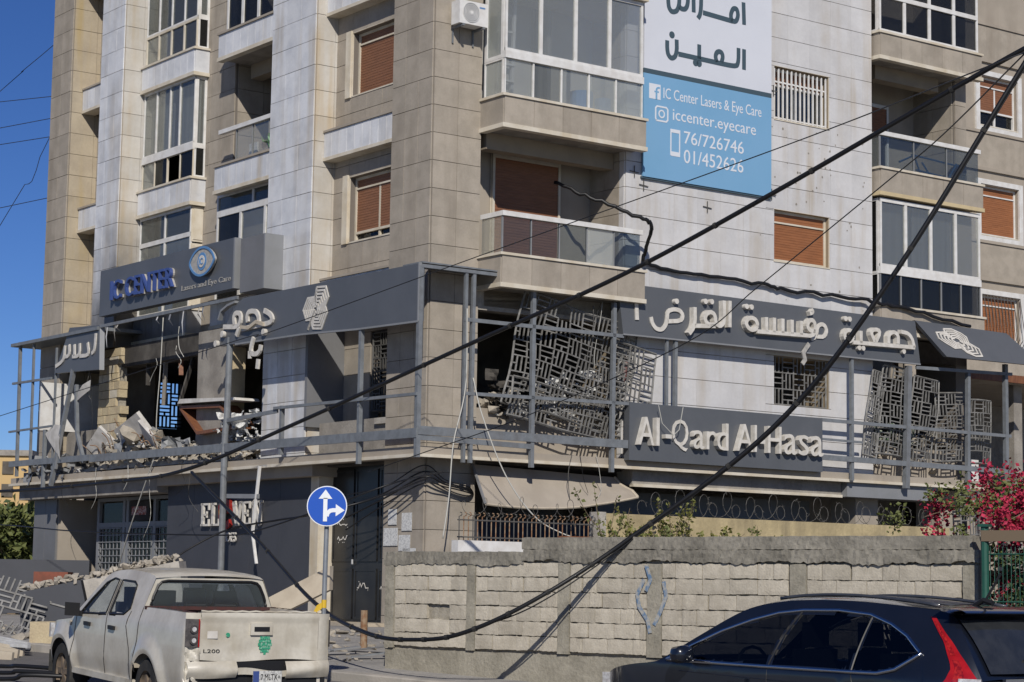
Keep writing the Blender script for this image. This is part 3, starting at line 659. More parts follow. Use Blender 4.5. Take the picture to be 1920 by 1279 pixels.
# left shop with gridded glass doors
sf = part(MB().box(1.3, 1.45, 10.2, 17.6, .9, 4.06), 'shop_back', 'room')
fm = MB()
for v in (10.42, 11.30, 12.15, 13.55, 13.75, 15.15): fm.box(.56, .66, v - .06, v + .06, .95, 3.72)
fm.box(.562, .658, 10.4, 15.2, 3.0, 3.12); fm.box(.562, .658, 10.4, 15.2, 3.64, 3.72)
part(fm, 'shop_frame', 'clad_l')
def gridmesh(pl, a0, a1, z0, z1, p, t, d):
    g = MB(); n = round((a1 - a0) / p); m = round((z1 - z0) / p / .8)
    for i in range(n + 1): x = a0 + (a1 - a0) * i / n; pbox(g, pl, x - t / 2, x + t / 2, z0, z1, d - t, d)
    for j in range(m + 1): z = z0 + (z1 - z0) * j / m; pbox(g, pl, a0, a1, z - t / 2, z + t / 2, d, d + t * .8)
    return g
for (a0, a1) in ((11.4, 12.06), (12.25, 13.45), (13.85, 15.05)):
    part(gridmesh(PL(.55), a0, a1, 1.0, 2.98, .2, .02, 0), 'security_grille', 'clad_l', kind='stuff')
    part(MB().box(.62, .63, a0, a1, 1.0, 3.6), 'pane', 'g_dark')
for i in range(11):
    z = 1.3 + i * .2; part(MB().add([(.52, 10.5, z), (.52, 11.22, z), (.60, 11.22, z + .15), (.60, 10.5, z + .15)], [(0, 1, 2, 3)]), 'louvre_slat', 'board', fix=False)
part(MB().box(.605, .62, 10.45, 11.28, .95, 3.7), 'louvre_back', 'plaster')
part(MB().box(.5, .54, 12.3, 13.3, 3.14, 3.62), 'shop_sign', 'dark')
part(MB().box(.49, .50, 12.45, 13.2, 3.28, 3.48), 'shop_sign_print', mat('redprint', (.25, .06, .04), (.5, .4, .38), scale=22, lo=.48, hi=.55))
for i in range(2):
    v0 = 16.37 + i * .67; part(MB().box(0, .05, v0 + .004, v0 + .662, .9, 3.72), 'cladding_panel', 'clad_m')
part(MB().box(.052, 1.3, 16.33, 17.7, .9, 3.72), 'corner_column', 'plaster')
# ground floor, right facade
part(MB().box(1.15, 15.1, 2.2, 2.4, .9, 4.05), 'recess_wall', 'concrete')
part(MB().box(4.82, 10.70, -.28, .2, 3.78, 4.09), 'beam', 'concrete'); part(MB().box(4.82, 10.7, -.32, -.2, 3.74, 3.80), 'beam_moulding', 'cream')
sb = part(MB().box(10.71, 13.56, -.45, .2, 3.76, 4.08), 'shutter_box', 'clad_l')
for u in (11.42, 14.15): part(MB().box(u, u + .7, .0, .75, .9, 4.05), 'column', 'plaster')
part(MB().box(4.9, 11, 1.0, 1.05, 1.0, 3.7), 'roller_door', 'clad_m')
part(MB().box(1.2, 4.7, .3, .36, .9, 3.0), 'roller_door', 'clad_d')
# ------------------------------------------------------------------ steel frames round the first floor
def frame_thing(label, pl, posts, rails, fr=BL, at=None):
    t = thing('sign_scaffold', label, 'scaffold', at or pl(posts[0][0], posts[0][1], 0), fr, 'sign frames on the first floor')
    for (a, z0, z1, w, lean) in posts:
        w *= .8
        p, q = pl(a, z0, 0), pl(a + lean, z1, 0); MB().bar(p, q, w, w).build('post', 'steel', t)
    for (a0, za, a1, zb, w, h) in rails:
        w *= .8; h *= .8; MB().bar(pl(a0, za, w * .5), pl(a1, zb, w * .5), w, h).build('rail', 'steel', t)
    return t
FRk = PR(-.6)
frame_thing('grey steel sign frame round the right facade in front of the ripped open floor', FRk,
    [(-.60, 4.05, 7.62, .11, 0), (.44, 4.0, 7.60, .08, 0), (.60, 4.0, 7.60, .085, .02), (2.04, 3.98, 7.4, .10, 0), (4.02, 3.98, 7.35, .10, .03), (5.43, 5.35, 6.75, .07, 0), (5.66, 5.35, 6.75, .09, 0),
     (10.70, 4.1, 6.75, .09, 0), (12.38, 4.0, 6.72, .15, .10), (14.38, 4.0, 6.7, .11, .05), (15.70, 4.5, 7.0, .12, 0)],
    [(-.60, 7.62, 4.1, 7.62, .06, .08), (.40, 6.70, 4.28, 6.70, .05, .09), (.40, 5.30, 4.42, 5.36, .05, .08), (-.62, 4.55, 4.40, 4.55, .07, .20), (-.62, 4.42, 2.0, 4.38, .05, .12),
     (9.75, 5.36, 15.85, 5.34, .05, .09), (9.75, 4.56, 15.9, 4.52, .07, .14), (9.78, 4.95, 11.0, 4.94, .05, .06), (12.7, 6.70, 15.9, 6.78, .06, .09)], at=(-.6, -.6, 4.0))
FLk = PL(-.6)
frame_thing('grey steel sign frame along the left facade, bent towards the street corner', FLk,
    [(1.40, 4.0, 7.0, .10, 0), (4.35, 4.3, 5.3, .10, 0), (17.52, 4.3, 7.72, .09, .1), (16.72, 4.35, 7.6, .07, .05), (15.4, 4.4, 7.4, .06, 0), (15.9, 3.9, 5.4, .10, 0)],
    [(-.64, 5.22, 4.6, 5.26, .09, .07), (4.5, 5.2, 6.6, 5.12, .05, .10), (-.64, 4.50, 13.2, 4.58, .07, .22), (13.2, 4.6, 17.9, 4.62, .08, .18), (17.95, 6.68, 15.6, 6.66, .06, .07), (18.05, 5.45, 15.4, 5.47, .06, .06), (12.94, 7.70, 6.3, 7.72, .06, .09)], at=(-.6, 17.5, 4.3))
MB().tube([(-.6, 6.72, 1.0), (-.61, 6.70, 4.8), (-.60, 6.66, 5.2), (-.6, 6.62, 6.9)], .07, 10).build('steel_post', 'steel', None, BL, label='tall grey steel tube standing in front of the dark shop wall', category='post')
cp = MB().box(-.7, .6, 12.95, 18.0, 7.62, 7.70).build('canopy_plate', 'steel', None, BL, label='flat dark metal canopy sheet jutting out at the left end of the building', category='canopy')
cp2 = MB().box(-.60, 4.1, -.66, .0, 7.672, 7.70).build('canopy_plate', 'steel', None, BL, label='flat metal canopy sheet over the corner above the broken opening', category='canopy')
# ------------------------------------------------------------------ sign boards
def board(name, label, pl, outline, d0, d1, m, cat='sign', origin=None):
    b = MB().prism([pl(a, z, d0) for a, z in outline], pl(0, 0, d1) - pl(0, 0, d0))
    return b.build(name, m, None, BL, label=label, category=cat)
def rect(a0, a1, z0, z1): return [(a0, z0), (a1, z0), (a1, z1), (a0, z1)]
S1 = board('sign_board', 'long dark grey sign with raised white Arabic letters over the white wall', PR(-.6), [(4.24, 6.74), (12.80, 6.78), (12.64, 7.73), (4.09, 7.76)], -.12, .06, 'clad')
random.seed(5)
for i, s in enumerate(AR_R):
    flat = i in (0, 1, 15)
    stroke(MB(), PR(-.66), soft(s), .085, .002, .03 if flat else .12).build('letter', 'letter', S1)
    if not flat: stroke(MB(), PR(-.66), soft(s), .11, .001, .012).build('letter_backing', 'letter_dim', S1)
for (a, z) in AR_RD: disc(MB(), PR(-.66), a, z, .055, .002, .1).build('letter', 'letter', S1)
stroke(MB(), PR(-.66), [(9.32, 6.95), (9.15, 6.75), (9.2, 6.6), (9.12, 6.5)], .09, .03, .06).build('dangling_letter_trim', 'letter_dim', S1)
stroke(MB(), PR(-.66), [(4.24, 6.735), (12.80, 6.775)], .03, -.03, .012).build('edge_trim', 'clad_l', S1)
S2 = board('sign_board', 'dark grey sign reading Al - Qard Al-Hasa in raised white letters', PR(-.6), rect(4.42, 9.76, 4.24, 5.39), -.10, .06, 'clad')
for (s, a0, a1, z0, z1) in (('A', 4.56, 4.96, 4.55, 5.11), ('l', 5.02, 5.10, 4.55, 5.11), ('-', 5.26, 5.42, 4.71, 4.79), ('Q', 5.52, 5.95, 4.48, 5.12), ('ard', 6.0, 6.95, 4.54, 5.10), ('Al', 7.18, 7.74, 4.56, 5.12), ('-', 7.84, 7.98, 4.74, 4.82), ('H', 8.06, 8.44, 4.56, 5.12), ('asa', 8.52, 9.66, 4.555, 4.985)):
    text(MB(), s, PR(-.66), a0, a1, z0, z1, .004, .03 if s == 'Q' else .13).build('letter', 'letter', S2, fix=False)
# bolder look: thin outline boxes behind each word are real backing plates
stroke(MB(), PR(-.66), [(5.05, 5.36), (5.15, 5.0), (5.45, 4.78), (5.6, 4.9), (5.7, 5.36)], .012, .14, .15).build('loose_wire', 'cable_w', S2)
# tilted logo sign on the far right
def tilt(a, z, d=0): return Vector((a, -.62 - d - (7.75 - z) * .55, z))
S3 = board('sign_board', 'tilted dark grey sign with the white hexagon tree emblem at the far right', tilt, [(13.22, 6.95), (16.5, 6.98), (15.72, 7.72), (12.68, 7.76)], -.1, .0, 'clad')
def inset(poly, k):
    cx = sum(p[0] for p in poly) / len(poly); cy = sum(p[1] for p in poly) / len(poly)
    return [(cx + (x - cx) * k, cy + (y - cy) * k) for x, y in poly]
for k in (1, .82, .64, .46, .28): stroke(MB(), tilt, inset(LOGO_R[0], k), .035, .002, .02).build('emblem_line', 'letter', S3)
disc(MB(), tilt, 14.02, 6.98 + .22, .05, .002, .02).build('emblem_line', 'letter_dim', S3)
# left facade: long damaged sign
S4 = board('sign_board', 'long dark grey sign with hexagon tree emblem and ragged left end', PL(-.6), [(-.62, 6.58), (1.5, 6.62), (3.5, 6.70), (6.3, 6.73), (7.05, 6.74), (6.95, 6.95), (6.5, 7.42), (6.28, 7.60), (6.0, 7.68), (-.62, 7.66)], -.08, .05, 'clad')
for k in (1, .84, .68, .52, .36, .2): stroke(MB(), PL(-.65), inset(LOGO_L[0], k), .042, .002, .02).build('emblem_line', 'letter', S4)
for i, s in enumerate(AR_L): stroke(MB(), PL(-.65), soft(s), .10, .004, .05).build('torn_letter', 'letter', S4)
for (a, z) in AR_LD: disc(MB(), PL(-.65), a, z, .07, .004, .08).build('torn_letter', 'letter', S4)
q = MB(); stroke(q, PL(-.65), [(5.95, 7.05), (5.6, 7.0), (5.3, 7.1), (5.0, 7.02)], .07, .02, .10); q.build('torn_letter', 'board', S4)
pbox(MB(), PL(-.65), -.635, -.60, 6.57, 7.68, -.06, .008).build('edge_trim', 'clad_l', S4)
stroke(MB(), PL(-.65), [(-.62, 6.57), (1.5, 6.61), (3.5, 6.69), (6.3, 6.72)], .035, -.04, .012).build('edge_trim', 'clad_l', S4)
stroke(MB(), PL(-.66), [(6.28, 7.62), (6.6, 7.58), (6.9, 7.48), (7.0, 7.3)], .05, -.05, .05).build('curled_edge', 'clad_l', S4)
# left small hanging sign
S5 = board('sign_board', 'small crooked dark sign with a few Arabic letters at the left end', PL(-.6), [(15.38, 6.76), (12.86, 6.67), (12.92, 7.73), (14.6, 7.82), (14.75, 7.6)], -.05, .05, 'clad')
for s in AR_LL: stroke(MB(), PL(-.65), soft(s), .09, .004, .03).build('letter', 'letter', S5)
MB().add([PL(-.65)(12.86, 6.66, 0), PL(-.65)(12.92, 7.74, 0), PL(-.65)(12.86, 7.74, -.1), PL(-.65)(12.80, 6.66, -.1)], [(0, 1, 2, 3)]).build('edge_trim', 'clad_l', S5)
# IC CENTER sign
S6 = board('sign_board', 'grey sign reading IC CENTER in blue letters with an eye emblem', PL(-.4), rect(6.78, 13.30, 7.98, 9.08), -.12, .10, 'clad', 'sign')
S6b = part(MB().box(-.45, .0, 5.55, 6.55, 7.86, 9.03), 'sign_side_box', 'clad_m')
MB().box(-.5, .1, 6.72, 6.78, 7.98, 9.08).build('edge_trim', 'clad_l', S6); part(MB().box(-.46, .05, 5.50, 5.55, 7.86, 9.03), 'sign_side_box', 'clad_l')
text(MB(), 'IC CENTER', PL(-.5), 12.50, 9.35, 8.28, 8.74, .06, .13).build('letters', 'letter_blue', S6, fix=False)
text(MB(), 'IC CENTER', PL(-.5), 12.52, 9.36, 8.275, 8.745, .004, .06).build('letter_backing', 'letter_dim', S6, fix=False)
text(MB(), 'Lasers and Eye Care', PL(-.5), 9.1, 6.86, 8.12, 8.28, .004, .012).build('letters', 'letter_dim', S6, fix=False)
def eye(k, n=28):
    return [(8.02 + k * .56 * math.cos(t), 8.70 + k * .31 * math.sin(t) * abs(math.sin(t)) ** .45) for t in [2 * math.pi * i / n for i in range(n + 1)]]
dm('eye_blue', (.10, .22, .42), rough=.4)
e = MB(); e.prism([PL(-.5)(a, z, .03) for a, z in eye(1)[:-1]], PL(0)(0, 0, .06) - PL(0)(0, 0, 0)); e.build('eye_emblem', 'letter_dim', S6)
e = MB(); stroke(e, PL(-.5), eye(1.0), .05, .088, .11); e.build('eye_emblem', 'eye_blue', S6)
disc(MB(), PL(-.5), 8.02, 8.70, .20, .088, .10, 20).build('eye_emblem', 'eye_blue', S6); disc(MB(), PL(-.5), 8.02, 8.70, .135, .10, .112, 20).build('eye_emblem', 'letter', S6)
text(MB(), 'IC', PL(-.5), 8.10, 7.94, 8.63, 8.77, .112, .125).build('letters', 'eye_blue', S6, fix=False)
# large eye clinic panel
P0 = lambda a, z, d=0: Vector((KU(a), -.32 - d, KZ(z)))
PQ = lambda a, z, d=0: Vector((KU(a), -.40 - d, KZ(z)))
S7 = board('clinic_panel', 'tall white and blue eye clinic banner hung on the white wall', P0, rect(5.19, 8.79, 12.42, 18.3), .03, .08, 'panel_white', 'banner')
pbox(MB(), P0, 5.19, 8.79, 12.32, 12.42, .03, .083).build('stripe', 'ink', S7)
pbox(MB(), P0, 5.19, 8.79, 10.14, 12.32, .03, .08).build('blue_field', 'panel_blue', S7)
pbox(MB(), P0, 5.17, 8.81, 10.10, 10.14, .0, .06).build('hanger_bar', 'ink', S7)
for s in AR_P: stroke(MB(), PQ, soft(s, 3), .105, .001, .006).build('letter', 'ink', S7)
for (a, z) in AR_PD: disc(MB(), PQ, a, z, .075, .001, .006).build('letter', 'ink', S7)
for (s, a0, a1, z0, z1) in (('IC Center Lasers & Eye Care', 5.72, 8.49, 11.78, 12.08), ('iccenter.eyecare', 5.98, 8.33, 11.35, 11.66), ('76/726746', 6.29, 7.98, 10.97, 11.24), ('01/452626', 6.29, 7.97, 10.56, 10.85)):
    text(MB(), s, PQ, a0, a1, z0, z1, .001, .005).build('lettering', 'panel_txt', S7, fix=False)
pbox(MB(), PQ, 5.33, 5.64, 11.80, 12.12, .001, .004).build('icon', 'panel_txt', S7); text(MB(), 'f', PQ, 5.47, 5.62, 11.80, 12.07, .004, .008).build('icon_letter', 'panel_blue', S7, fix=False)
stroke(MB(), PQ, [(5.52, 11.36), (5.80, 11.36), (5.84, 11.40), (5.84, 11.62), (5.80, 11.66), (5.55, 11.66), (5.51, 11.62), (5.51, 11.40), (5.54, 11.36)], .035, .001, .005).build('icon', 'panel_txt', S7)
stroke(MB(), PQ, [(5.675 + .075 * math.cos(i * .524), 11.51 + .075 * math.sin(i * .524)) for i in range(13)], .03, .001, .005).build('icon', 'panel_txt', S7)
q = MB(); stroke(q, PQ, [(5.93, 10.68), (6.17, 10.68), (6.17, 11.22), (5.93, 11.22), (5.93, 10.68)], .03, .001, .005); pbox(q, PQ, 5.93, 6.17, 10.67, 10.76, .0011, .0052); pbox(q, PQ, 5.93, 6.17, 11.16, 11.23, .0011, .0052); q.build('icon', 'panel_txt', S7)
for (a, z) in ((5.0, 10.2), (5.25, 9.95), (7.0, 9.7), (8.85, 10.2), (8.9, 12.5)):
    q = MB().bar(P0(a - .12, z + .02, .03), P0(a + .12, z, .03), .015).bar(P0(a, z - .1, .03), P0(a, z + .14, .03), .015); q.build('wall_anchor', 'wire', None, BL, label={5.0: 'rusty wall anchor left of the lower left banner corner', 5.25: 'rusty wall anchor just below the lower left banner corner', 7.0: 'lone rusty wall anchor below the middle of the banner', 8.85: 'rusty wall anchor at the lower right banner corner', 8.9: 'rusty wall anchor beside the banner above the barred window'}[a], category='bracket')
# ELEVEN letters
S8 = thing('shop_letters', 'white serif letters EL VEN with a red emblem on the dark shop wall', 'sign', (-.05, 7.2, 2.6), BL)
PE = PL(-.03)
def serif(ch, a, w, z0=2.93, z1=3.43):
    b = MB(); s = -1; x0, x1 = a, a - w; t = .13; h = .045; D = (.03, .075); w *= .9; x1 = a - w
    def X(f): return x0 + (x1 - x0) * f
    def rc(f0, f1, za, zb): pbox(b, PE, X(f0), X(f1), za, zb, *D)
    if ch in 'EL':
        rc(.08, .34, z0, z1); rc(0, 1, z0, z0 + h); rc(.9, 1, z0 + h, z0 + .15)
        if ch == 'E': rc(0, 1, z1 - h, z1); rc(.9, 1, z1 - .15, z1 - h); rc(.34, .72, (z0 + z1) / 2 - h / 2, (z0 + z1) / 2 + h / 2); rc(.66, .72, (z0 + z1) / 2 - .07, (z0 + z1) / 2 + .07)
        else: rc(0, .5, z1 - h, z1)
    if ch == 'V': stroke(b, PE, [(X(.12), z1), (X(.52), z0)], .13, *D); stroke(b, PE, [(X(.9), z1), (X(.56), z0)], .07, *D); rc(0, .32, z1 - .04, z1 + .004); rc(.72, 1.02, z1 - .04, z1 + .004)
    if ch == 'N': rc(.1, .22, z0, z1); rc(.78, .9, z0, z1); stroke(b, PE, [(X(.12), z1), (X(.86), z0)], .13, *D); rc(0, .32, z0 - .004, z0 + .04); rc(.66, 1, z1 - .04, z1 + .004)
    b.build('letter', 'letter', S8)
for ch, a, w in (('E', 8.62, .40), ('L', 8.16, .40), ('V', 7.20, .42), ('E', 6.80, .38), ('N', 6.38, .48)): serif(ch, a, w)
dm('red', (.30, .02, .015), (.2, .015, .01), scale=6, rough=.5); dm('yellow', (.62, .40, .03), rough=.5)
stroke(MB(), PE, [(7.32, 3.2), (7.36, 3.4), (7.55, 3.46), (7.70, 3.32), (7.66, 3.05), (7.45, 2.9), (7.28, 3.0)], .15, .03, .1).build('emblem', 'red', S8)
disc(MB(), PE, 7.56, 3.22, .13, .1, .13).build('emblem', 'yellow', S8)
text(MB(), 'SHOES', PE, 7.78, 7.05, 2.58, 2.78, .03, .06).build('letter', 'letter', S8, fix=False)
# posters on the corner pier
dm('paper', (.60, .60, .58), (.42, .42, .42), scale=26, lo=.45, hi=.6, rough=.9)
for (v, z, w, h) in ((1.1, 2.62, .5, .34), (.62, 2.5, .4, .3), (1.05, 3.0, .3, .3), (.55, 2.9, .35, .34), (.45, 2.25, .45, .3)):
    pbox(MB(), PL(-.012), v - w / 2, v + w / 2, z - h / 2, z + h / 2, .012, .016).build('poster', 'paper', None, BL, label={2.62: 'widest white paper notice on the corner pillar, at its left edge', 2.5: 'square white notice low beside the corner edge of the pillar', 3.0: 'small white notice above the widest one on the pillar', 2.9: 'torn white notice high on the middle of the corner pillar', 2.25: 'lowest white notice on the corner pillar'}[z], category='poster')
# ------------------------------------------------------------------ lattice grilles
def lattice(b, w, h, s=.30, t=.022, seed=1, keep=1.0):
    rnd = random.Random(seed); n = max(1, round(w / s)); m = max(1, round(h / s)); sx, sz = w / n, h / m
    def bx(x0, x1, z0, z1): b.box(x0, x1, -t / 2, t / 2, z0, z1)
    for i in range(n):
        for j in range(m):
            if rnd.random() > keep: continue
            x, z = i * sx, j * sz
            bx(x, x + sx, z - t / 2, z + t / 2); bx(x - t / 2, x + t / 2, z + t / 2, z + sz - t / 2)
            if (i + j) % 2:
                for k in (1, 2): bx(x + t / 2, x + sx - t / 2, z + sz * k / 3 - t / 2, z + sz * k / 3 + t / 2)
                if rnd.random() < .7: bx(x + sx / 2 - t / 2, x + sx / 2 + t / 2, z + t / 2, z + sz / 3 - t / 2)
            else:
                for k in (1, 2): bx(x + sx * k / 3 - t / 2, x + sx * k / 3 + t / 2, z + t / 2, z + sz - t / 2)
                if rnd.random() < .7: bx(x + t / 2, x + sx / 3 - t / 2, z + sz / 2 - t / 2, z + sz / 2 + t / 2)
    return b
def grille(label, w, h, at, ang=0, lean=0, m='lattice', s=.30, seed=1, keep=1.0, bend=0, pl='R', t=.024, group=None):
    T = thing('window_grille', label, 'grille', at, BL, group)
    ca, sa = math.cos(ang), math.sin(ang)
    def fn(p):
        x = p.x * ca - p.z * sa; z = p.x * sa + p.z * ca; k_ = seed * 1.7; y = p.y - bend * math.sin(math.pi * p.x / w) * (1 - p.z / h * .5) - lean * p.z - bend * .35 * math.sin(p.z * 4.1 + k_) * math.cos(p.x * 3.3 + k_)
        if bend: x += .02 * math.sin(z * 3.7 + k_); z += .02 * math.sin(x * 3.1 + k_)
        q = Vector((x, y, z)) if pl == 'R' else Vector((y, x, z)); return q + Vector(at)
    lattice(MB(), w, h, s, t, seed, keep).map(fn).build('lattice', m, T, kind='stuff')
    f = MB(); n = 8
    for (x0, z0, x1, z1) in ((0, 0, w, 0), (0, h, w, h), (0, 0, 0, h), (w, 0, w, h)):
        P = [(x0 + (x1 - x0) * i / n, 0, z0 + (z1 - z0) * i / n) for i in range(n + 1)]
        MB().tube(P, .025, 4).map(fn).build('frame_bar', m, T)
    return T
G = 'lattice grilles of the first floor'
grille('large bent lattice grille hanging in the opening beside the corner pier', 2.95, 2.2, (1.55, -.30, 5.25), R_(-11), .05, seed=3, bend=.16, s=.295, keep=.99)
grille('lower torn piece of lattice grille full of rubbish behind the steel frame', 2.6, .75, (1.60, -.36, 4.98), R_(-9), .1, seed=4, bend=.1, s=.3, keep=.9)
grille('crooked lattice grille wrapped against the white wall edge, red cloth caught in it', 1.05, 1.35, (4.05, -.44, 5.25), R_(-8), .03, seed=8, bend=.05, s=.32)
grille('dark lattice grille in the small window of the white wall', 1.62, 1.04, (8.68, -.22, 5.65), 0, 0, seed=5, s=.36, keep=1)
grille('dark lattice grille in the recessed window left of the corner', 1.4, 1.6, (.80, 1.75, 5.2), 0, 0, 'lattice_d', seed=6, s=.28, pl='L')
grille('leaning lattice grille nearest the white wall on the right', .95, 1.95, (11.60, -.44, 4.75), R_(-5), .03, seed=11, s=.28, bend=.06)
grille('narrow lattice grille standing edge on beside the white wall', .42, 1.9, (11.18, -.44, 4.68), R_(-9), .02, seed=12, s=.26, bend=.03)
grille('bent lattice grille behind the thick tilted post on the right', .85, 1.9, (12.62, -.34, 4.66), R_(-6), .06, seed=13, s=.28, bend=.08, keep=.95)
grille('half collapsed lattice grille right of the thick post', .95, 1.55, (13.66, -.32, 4.68), R_(1), .02, seed=14, s=.28, bend=.05, keep=.95)
grille('lattice grille at the far right end of the broken balcony', .85, 1.45, (14.62, -.32, 4.66), R_(1), .05, seed=15, s=.28, bend=.05, keep=.93)
grille('lattice grille seen against the sky through the ruined room', 1.36, 1.2, (2.57, 17.4, 5.77), 0, 0, 'lattice_d', seed=16, s=.34, t=.04)
grille('small hanging lattice grille low at the right end behind the flowers', .9, 1.3, (14.3, -.5, 2.7), R_(4), .02, seed=17, s=.3, keep=.9)
# awning over the right shop
aw = thing('awning', 'sagging beige metal awning over the low railing', 'awning', (2.5, -.4, 3.2), BL)
rows = []
for i in range(15):
    u = 1.05 + 3.5 * i / 14; k = i / 14; sag = .10 * math.sin(k * 3.1) ; row = []
    for j in range(5):
        f = j / 4; row.append((u - .12 * (1 - k) * f + .1 * k * f, -.05 - .62 * f, 4.02 - .10 * k - f * (.78 - .36 * k * k) - sag * f * .5 - (.04 * math.sin(f * 6) if k > .7 else 0)))
    rows.append(row)
MB().grid(rows).grid([[Vector(p) - Vector((0, .01, .02)) for p in r] for r in rows], True).build('awning_sheet', 'plaster', aw, fix=False, smooth=True)
f = [r[-1] for r in rows]; MB().tube(f, .025, 6).build('front_bar', 'board', aw); MB().tube(rows[0], .03, 6).build('side_arm', 'clad_m', aw); MB().tube(rows[-1], .03, 6).build('side_arm', 'board', aw)
# air conditioner
ac = thing('air_conditioner', 'white outdoor air conditioner unit hung on the corner pier', 'air conditioner', (.65, -.3, 12.45), BL)
b = MB().box(.33, 1.0, -.38, -.10, 12.48, 12.94); o = b.build('casing', 'white', ac)
disc(MB(), PR(-.38), .60, 12.72, .195, .002, .008, 28).build('fan_recess', 'clad_l', ac)
for r in (.19, .155, .12, .085, .05): stroke(MB(), PR(-.38), [(.60 + r * math.cos(i * .2618), 12.72 + r * math.sin(i * .2618)) for i in range(25)], .014, .009, .016).build('guard_ring', 'white', ac)
disc(MB(), PR(-.38), .60, 12.72, .035, .009, .02).build('fan_hub', 'white', ac)
pbox(MB(), PR(-.38), .80, .93, 12.83, 12.86, .001, .004).build('label', 'eye_blue', ac)
for u in (.42, .9): MB().box(u - .02, u + .02, -.40, .0, 12.43, 12.475).box(u - .015, u + .015, -.04, -.01, 12.15, 12.43).build('bracket', 'steel', ac)
# ------------------------------------------------------------------ block wall in front
BW = FR((-1.69, 29.5, 0), math.atan2(-.635, .772))
def bw_world(x, y, z): return BW.m @ Vector((x, y, z))
def rough(b, x0, x1, y0, y1, z0, z1, nx, nz, j, seed=1, rag=0):       # box with an uneven front, top and bottom edge
    rn = random.Random(seed); rows = []
    prof = [(y1, z0), (y0, z0)] + [(y0, z0 + (z1 - z0) * k / nz) for k in range(1, nz)] + [(y0, z1), (y1, z1)]
    for i in range(nx + 1):
        x = x0 + (x1 - x0) * i / nx; row = []; ragz = rag * (math.sin(x * 3.1 + seed) + .8 * math.sin(x * 7.3 + 2 * seed) + rn.uniform(-1.3, 1.3)) * .55
        for k, (y, z) in enumerate(prof):
            e = rn.uniform(-j, j); row.append((x + rn.uniform(-j, j) * (0 < i < nx), y + (e if y == y0 else 0), z + (ragz if k in (1,) else rn.uniform(-j, j)) * (k not in (0,))))
        rows.append(row)
    b.grid(rows); n = len(prof); o = len(b.v) - (nx + 1) * n
    b.f.append(tuple(o + k for k in range(n))); b.f.append(tuple(o + nx * n + k for k in reversed(range(n))))
    return b
BWL = thing('block_wall', 'low unrendered grey block wall with concrete coping along the street', 'wall', (0, 0, .4), BW)
wc = MB().box(.02, 8.95, .05, .19, -.3, 2.1).build('mortar_core', 'mortar', BWL)
ft = rough(MB(), 0, 8.97, .02, .2, -.3, .825, 60, 6, .006, 3).build('footing', 'cem', BWL)
pil = [(0, .16), (1.48, 1.62), (3.03, 3.21), (4.44, 4.65), (6.52, 6.74), (8.78, 8.97)]
for i, (a, c) in enumerate(pil): rough(MB(), a, c, -.012, .2, .84, 2.0, 2, 14, .006, 10 + i).build('concrete_post', 'cem', BWL)
def blockmesh(seed):
    rn = random.Random(seed); n = 4; b = MB(); rows = []
    for j in range(n + 1):
        row = []
        for i in range(2 * n + 1):
            x = -.5 + i / (2 * n); z = -.5 + j / n; e = (i in (0, 2 * n)) or (j in (0, n))
            row.append((x + (rn.uniform(-.006, .006)), -.5 + (rn.uniform(.01, .07) if e else rn.uniform(-.01, .02)), z + rn.uniform(-.03, .03) * e))
        rows.append(row)
    b.grid(rows)
    m = len(b.v); per = [i for i in range(2 * n + 1)] + [(k + 1) * (2 * n + 1) - 1 for k in range(1, n + 1)] + [n * (2 * n + 1) + i for i in reversed(range(2 * n))] + [k * (2 * n + 1) for k in reversed(range(1, n))]
    b.v += [Vector((b.v[i].x, .5, b.v[i].z)) for i in per]; q = len(per)
    for k in range(q): b.f.append((per[k], m + k, m + (k + 1) % q, per[(k + 1) % q]))
    me = bpy.data.meshes.new('block'); me.from_pydata([tuple(p) for p in b.v], [], b.f)
    bb = bmesh.new(); bb.from_mesh(me); bmesh.ops.recalc_face_normals(bb, faces=bb.faces); bb.to_mesh(me); bb.free()
    me.materials.append(MT['block']); return me
BMS = [blockmesh(s) for s in range(6)]
def blk(parent, x0, x1, z0, z1, y0=.0, y1=.08):
    o = bpy.data.objects.new('block', random.choice(BMS)); o.scale = (x1 - x0, y1 - y0, z1 - z0)
    return link(o, ((x0 + x1) / 2, (y0 + y1) / 2, (z0 + z1) / 2), parent)
for s in range(5):
    a, c = pil[s][1] + .01, pil[s + 1][0] - .01
    for r in range(-2 if s == 4 else 0, 6):
        z = .862 + r * .191; x = a; first = True
        while x < c - .03:
            w = random.choice((.2, .3, .4)) if first else (.4 if random.random() < .8 else .22); first = False
            x1 = min(x + w, c)
            if c - x1 < .1: x1 = c
            gp_ = .022 if random.random() < .10 else .004
            if random.random() > .015: blk(BWL, x + .004, x1 - gp_, z + random.choice((.004, .006, .012)), z + .186, random.uniform(-.006, .004))
            x = x1
rough(MB(), -.03, 2.45, -.02, .23, 1.975, 2.145, 60, 3, .008, 5, .02).build('coping', 'cem_d', BWL)
rough(MB(), 2.45, 8.99, -.028, .25, 2.02, 2.17, 150, 3, .008, 6, .022).build('coping', 'cem_d', BWL)
rough(MB(), 2.42, 8.9, -.012, .24, 2.175, 2.33, 150, 3, .006, 7, .006).build('coping', 'cem_d', BWL)
